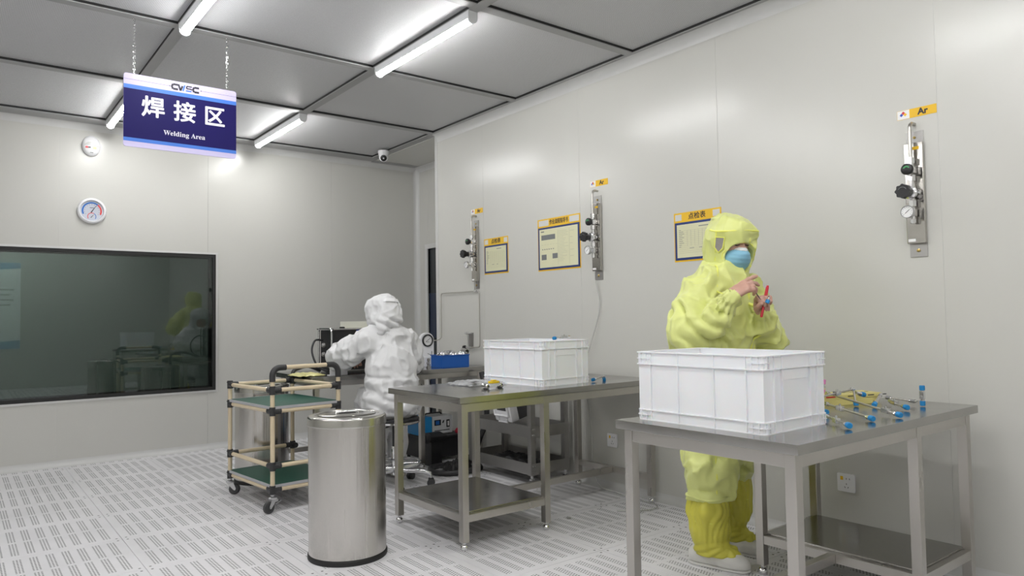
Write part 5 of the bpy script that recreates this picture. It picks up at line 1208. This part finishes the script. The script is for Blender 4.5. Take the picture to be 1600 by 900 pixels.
Mk.f = np.maximum(np.maximum(white, (-.0125-up_).astype(np.float32)), (up_-.002).astype(np.float32)); skin_part('nose_band', Mk, M_mwhite, msk, 0)
# eyes and fringe
for s_ in (-1, 1):
    part('eyebrow', M_hair, body, lambda bm: tube(bm, [tuple(hp(s_*x, b, c)) for x, b, c in ((.014, .0985, .036), (.030, .0945, .042), (.046, .083, .038))], [.0022, .0032, .0016], 6))
    part('eyelashes', M_hair, body, lambda bm: tube(bm, [tuple(hp(s_*x, b, c)) for x, b, c in ((.016, .0885, .012), (.030, .0905, .0085), (.044, .0825, .0125))], [.0016, .0024, .0016], 6))
def fringe(bm):
    for k in range(11):
        a = -.05+.010*k; tube(bm, [tuple(hp(a*.9, .088-.35*abs(a), .075)), tuple(hp(a, .099-.30*abs(a), .052)), tuple(hp(a*1.05+.004, .102-.33*abs(a), .038-.004*(k % 3)))], [.006, .0055, .0015], 6)
part('hair_fringe', M_hair, body, fringe)
# boot covers and shoes
def boot(fx, fy, top, ax, ay, dirv, seed):
    Bf = Field((fx-.17, fy-.30, .02), (fx+.17, fy+.17, top+.03), .0062); d = unit((*dirv, 0))
    Bf.chain([(fx, fy, top-.01), (fx-.002, fy, top-.09), (fx+.004, fy-.002, top-.125)], [.082, .090, .080], .02)
    Bf.chain([(fx+.004, fy, top-.13), (fx, fy, top-.18), (ax, ay, .105)], [.086, .092, .056], .02)
    Bf.chain([(ax, ay, .105), (ax, ay, .085)], [.056, .062], .02)
    Bf.cap((ax, ay, .085), tuple(np.array((ax, ay, .062))+d*.10), .060, .040, .03)
    Bf.wrinkle(.014, (14, 14, 6), seed, 2.); Bf.fold((fx-.15, fy-.15, .10), (fx+.15, fy+.15, top+.05), (fx, fy, .2), (0, 0, 1), 17, .010, 'gather', seed, 2.6); Bf.fold((ax-.12, ay-.25, .02), (ax+.12, ay+.12, .14), (ax, ay, .08), (0, -1, .3), 10, .012, 'gather', seed)
    Bf.clip_z(.052, top)
    bo = skin_part('boot_cover', Bf, M_yboot, body, 1)
    part('drawstring', M_yseam, bo, lambda bm: tube(bm, [tuple(on_field(Bf, (fx+.003, fy, top-.125), (math.cos(a), math.sin(a), 0), .2)) for a in np.linspace(0, 6.28, 24, endpoint=False)], .0025, 6, closed=True))
    Sf = Field((ax-.17, ay-.32, 0), (ax+.17, ay+.17, .12), .006); e = np.array((ax, ay, 0))
    Sf.cap(e-d*.055+(0, 0, .036), e+d*.13+(0, 0, .030), .046, .044, .02); Sf.cap(e+d*.09+(0, 0, .03), e+d*.155+(0, 0, .026), .046, .036, .02); Sf.cap(e-d*.04+(0, 0, .05), e+d*.03+(0, 0, .055), .046, .042, .02)
    Sf.clip_z(.012, None); sh_ = skin_part('shoe', Sf, M_wshoe, body, 1)
    sl = Field((ax-.17, ay-.32, -.01), (ax+.17, ay+.17, .04), .006); sl.cap(e-d*.055+(0, 0, .012), e+d*.145+(0, 0, .012), .050, .046, .01); sl.clip_z(.0, .0125)
    skin_part('sole', sl, M_wshoe, sh_, 0)
boot(2.775, 2.10, .335, 2.768, 2.098, (.22, -.95), 3.3)
boot(3.030, 2.155, .385, 3.028, 2.165, (.05, -1.0), 6.1)
# ---------------------------------------------------------- the person in white, seated with back to the viewer
W0 = np.array([2.41, 4.44])
WH = np.array([2.405, 4.565, 1.195]); wf = unit((-.10, .95, -.30)); wr_ = unit(np.cross(wf, (0, 0, 1))); wu = np.cross(wr_, wf); WRm = np.stack([wr_, wf, wu], 1)
def wp(a, b, c): return WH+wr_*a+wf*b+wu*c
Bw = Field((2.0, 4.25, .02), (2.85, 5.15, 1.36), .0085)
Bw.ell(WH, (.076, .094, .108), WRm, .02); Bw.ell(wp(0, .03, -.06), (.055, .06, .06), WRm, .03); Bw.cap(wp(0, .095, .01), wp(0, .108, -.02), .010, .013, .014)
Bw.cap(wp(0, -.02, -.06), (2.42, 4.52, 1.03), .052, .06, .03)
Bw.chain([(2.42, 4.51, .98), (2.415, 4.45, .72), (2.41, 4.43, .58)], [.085, .085, .09], .05)
Bw.chain([(2.28, 4.52, 1.01), (2.165, 4.73, .90), (2.33, 4.93, .87)], [.05, .042, .028], .03); Bw.chain([(2.56, 4.52, 1.0), (2.655, 4.60, .83), (2.60, 4.86, .83)], [.05, .042, .028], .03)
Bw.chain([(2.35, 4.46, .57), (2.40, 4.78, .56), (2.40, 4.70, .08)], [.085, .06, .04], .03); Bw.chain([(2.49, 4.46, .57), (2.56, 4.86, .56), (2.60, 4.74, .08)], [.085, .06, .04], .03)
bw = skin_part('person', Bw, M_skin)
tag(bw, 'person in a white hooded cleanroom suit, seated with back turned at the welding bench', 'person')
H2 = Field((2.24, 4.85, .74), (2.70, 5.12, 1.0), .0034)
hand(H2, (2.33, 4.93, .868), (.55, .75, -.25), (.3, -.1, -.9), (1, 0, .2), [(.3, .5, .3)]*4, [(.7, .5, .4), (.8, .5, 0), (.8, .5, 0)], L=.072)
hand(H2, (2.60, 4.86, .832), (-.35, .85, -.1), (-.2, -.1, -.9), (-1, 0, .2), [(.3, .5, .3)]*4, [(.7, .5, .4), (.8, .5, 0), (.8, .5, 0)], L=.072)
hm = H2.mesh('hands', 1); bm = bmesh.new(); bm.from_mesh(bw.data); bm.from_mesh(hm); bm.to_mesh(bw.data); bm.free()
bw.data.polygons.foreach_set('use_smooth', [True]*len(bw.data.polygons))
Cw = Field((1.98, 4.20, .26), (2.86, 5.06, 1.14), .0085)
Cw.chain([(2.42, 4.53, .985), (2.415, 4.475, .80), (2.41, 4.45, .62)], [.150, .175, .178], .06, flat=(0, 1, .15), fs=.78)
Cw.cap((2.285, 4.53, 1.005), (2.555, 4.53, .995), .075, .075, .07)
Cw.cap((2.415, 4.535, 1.02), (2.412, 4.55, 1.075), .10, .078, .05)
Cw.ell((2.41, 4.45, .575), (.195, .175, .095), None, .06)
Cw.chain([(2.28, 4.53, .995), (2.215, 4.64, .95), (2.160, 4.735, .900)], [.088, .088, .086], .03); Cw.chain([(2.160, 4.735, .900), (2.24, 4.84, .885), (2.32, 4.92, .872)], [.086, .072, .044], .03)
Cw.chain([(2.56, 4.53, .985), (2.62, 4.56, .91), (2.650, 4.60, .84)], [.082, .080, .076], .03); Cw.chain([(2.65, 4.60, .84), (2.63, 4.73, .835), (2.60, 4.85, .833)], [.076, .066, .044], .03)
Cw.chain([(2.345, 4.46, .575), (2.395, 4.76, .565), (2.40, 4.73, .40), (2.40, 4.70, .32)], [.105, .092, .085, .08], .05)
Cw.chain([(2.49, 4.46, .575), (2.56, 4.84, .565), (2.585, 4.78, .40), (2.60, 4.75, .32)], [.105, .092, .085, .08], .05)
Cw.wrinkle(.028, (7, 7, 7), 2.9, 2.2); Cw.wrinkle(.015, (16, 16, 13), 6.2, 2.2)
Cw.fold((2.04, 4.56, .78), (2.34, 4.98, 1.04), (2.16, 4.735, .90), (-.3, .8, -.2), 14, .020, 'ring', 1.)
Cw.fold((2.18, 4.22, .48), (2.64, 4.66, .80), (2.41, 4.45, .62), (.25, 0, 1), 11, .020, 'ring', 2.)
Cw.fold((2.54, 4.48, .74), (2.76, 4.75, .95), (2.65, 4.6, .84), (.1, .4, -.8), 15, .018, 'ring', 3.)
for lo_, hi_ in (((2.05, 4.55, .8), (2.33, 4.95, 1.05)), ((2.2, 4.25, .5), (2.62, 4.6, .74))): Cw.wrinkle(.012, (15, 13, 20), 7.7, 1.3, lo_, hi_)
Cw.clip_z(.295)
cw_ = skin_part('coverall', Cw, M_wsuit, bw, 0)
Hw = Field((2.22, 4.36, 1.0), (2.62, 4.74, 1.37), .0062)
Hw.ell(WH+wu*.008-wf*.01, (.110, .125, .122), WRm, .03); Hw.ell(wp(0, .01, .06), (.100, .100, .060), WRm, .03); Hw.ell(wp(0, .01, -.06), (.096, .10, .08), WRm, .04)
Hw.chain([wp(0, -.02, -.07), (2.412, 4.535, 1.06)], [.088, .092], .04); Hw.cap(wp(-.055, -.06, -.06), wp(-.085, -.075, -.135), .045, .030, .04)
Hw.wrinkle(.020, (11, 11, 8), 3.2, 2.2); Hw.wrinkle(.010, (24, 24, 18), 1.1, 2.)
Hw.fold((2.26, 4.38, 1.03), (2.56, 4.62, 1.19), (2.41, 4.55, 1.1), (.45, 0, 1), 18, .016, 'ring', 2.)
Hw.ell(wp(0, .13, -.03), (.074, .11, .066), WRm, .012, True); Hw.clip_z(1.025)
hdw = skin_part('hood', Hw, M_wsuit, bw, 1)
M_wtape = mat('white_elastic_band', (.90, .90, .92), .45, var=.02)
bp_ = [on_field(Hw, wp(0, 0, .032), -wf*math.cos(a)+wr_*math.sin(a)+wu*.18, .25)-wf*.013 for a in np.linspace(-.55, .75, 10)]
def tape(bm):
    A = [bm.verts.new(tuple(p+wu*.013-wf*.002)) for p in bp_]; B_ = [bm.verts.new(tuple(p-wu*.010-wf*.002)) for p in bp_]; C_ = [bm.verts.new(tuple(p+wu*.013+wf*.02)) for p in bp_]; D_ = [bm.verts.new(tuple(p-wu*.010+wf*.02)) for p in bp_]
    for i in range(len(bp_)-1):
        for P_, Q_ in ((A, B_), (B_, D_), (D_, C_), (C_, A)): bm.faces.new((P_[i], P_[i+1], Q_[i+1], Q_[i]))
    bm.faces.new((A[0], B_[0], D_[0], C_[0])); bm.faces.new((A[-1], C_[-1], D_[-1], B_[-1]))
part('elastic_band', M_wtape, hdw, tape)
seam('back_seam', Cw, [(2.415-.16*t, 4.50+.03*t, 1.06-.30*t) for t in np.linspace(0, 1, 9)], [(-.35-.1*t, -.9, .35-.3*t) for t in np.linspace(0, 1, 9)], .004, cw_, M_wsuit)
for fx, fy, sd in ((2.40, 4.70, 2.1), (2.60, 4.745, 4.4)):
    Bf = Field((fx-.13, fy-.15, .02), (fx+.13, fy+.26, .36), .0075)
    Bf.chain([(fx, fy, .34), (fx, fy, .24), (fx, fy, .09)], [.078, .080, .062], .03); Bf.cap((fx, fy, .07), (fx, fy+.10, .055), .055, .04, .03)
    Bf.wrinkle(.010, (18, 18, 7), sd, 1.3); Bf.clip_z(.045, .34); bo = skin_part('boot_cover', Bf, M_wsuit, bw, 1)
    Sf = Field((fx-.1, fy-.12, -.01), (fx+.1, fy+.24, .10), .0075); Sf.cap((fx, fy-.04, .035), (fx, fy+.16, .03), .046, .042, .02); Sf.clip_z(.0, None); skin_part('shoe', Sf, M_wshoe, bw, 1)
# ---------------------------------------------------------- things held
M_pen = mat('red_pen_plastic', (.55, .012, .03), .3, var=.03); M_cap = mat('blue_plug_cap', (.01, .22, .52), .4, var=.03)
pen = thing('red_marker', 'slim red marker held upright in the gloved left hand', 'marker', (2.856, 1.850, 1.135))
def PL(z): return (.037*z/.135, -.012*z/.135, z)
part('barrel', M_pen, pen, lambda bm: tube(bm, [PL(0), PL(.004), PL(.10)], [.004, .0062, .0062], 12))
part('cap', M_pen, pen, lambda bm: tube(bm, [PL(.1005), PL(.132), PL(.142)], [.0072, .0068, .005], 12)); part('clip', M_pen, pen, lambda bm: tube(bm, [(PL(.135)[0]-.009, PL(.135)[1], .135), (PL(.105)[0]-.009, PL(.105)[1], .105)], .0018, 6))
sw_ = thing('small_fitting', 'small fitting with a blue plug cap held against the red marker', 'fitting', (2.850, 1.812, 1.205))
part('plug_cap', M_cap, sw_, lambda bm: lathe(bm, [(0, -.008), (.009, -.008), (.0095, 0), (.009, .008), (0, .009)], (0, 0, 0), (.3, -.3, .8), 14)); part('stem', M_chrome, sw_, lambda bm: cyl(bm, (.002, -.002, .007), (.006, -.006, .022), .004))
stk = thing('thin_probe', 'thin dark probe held in the fingertips of the right hand', 'probe', (2.802, 1.838, 1.245))
part('rod', M_dark, stk, lambda bm: tube(bm, [(0, 0, 0), (.012, -.004, -.018), (.024, -.008, -.032)], [.0022, .0022, .0012], 8)); part('grip', M_dark, stk, lambda bm: tube(bm, [(-.014, .004, .022), (0, 0, 0)], .0034, 8))
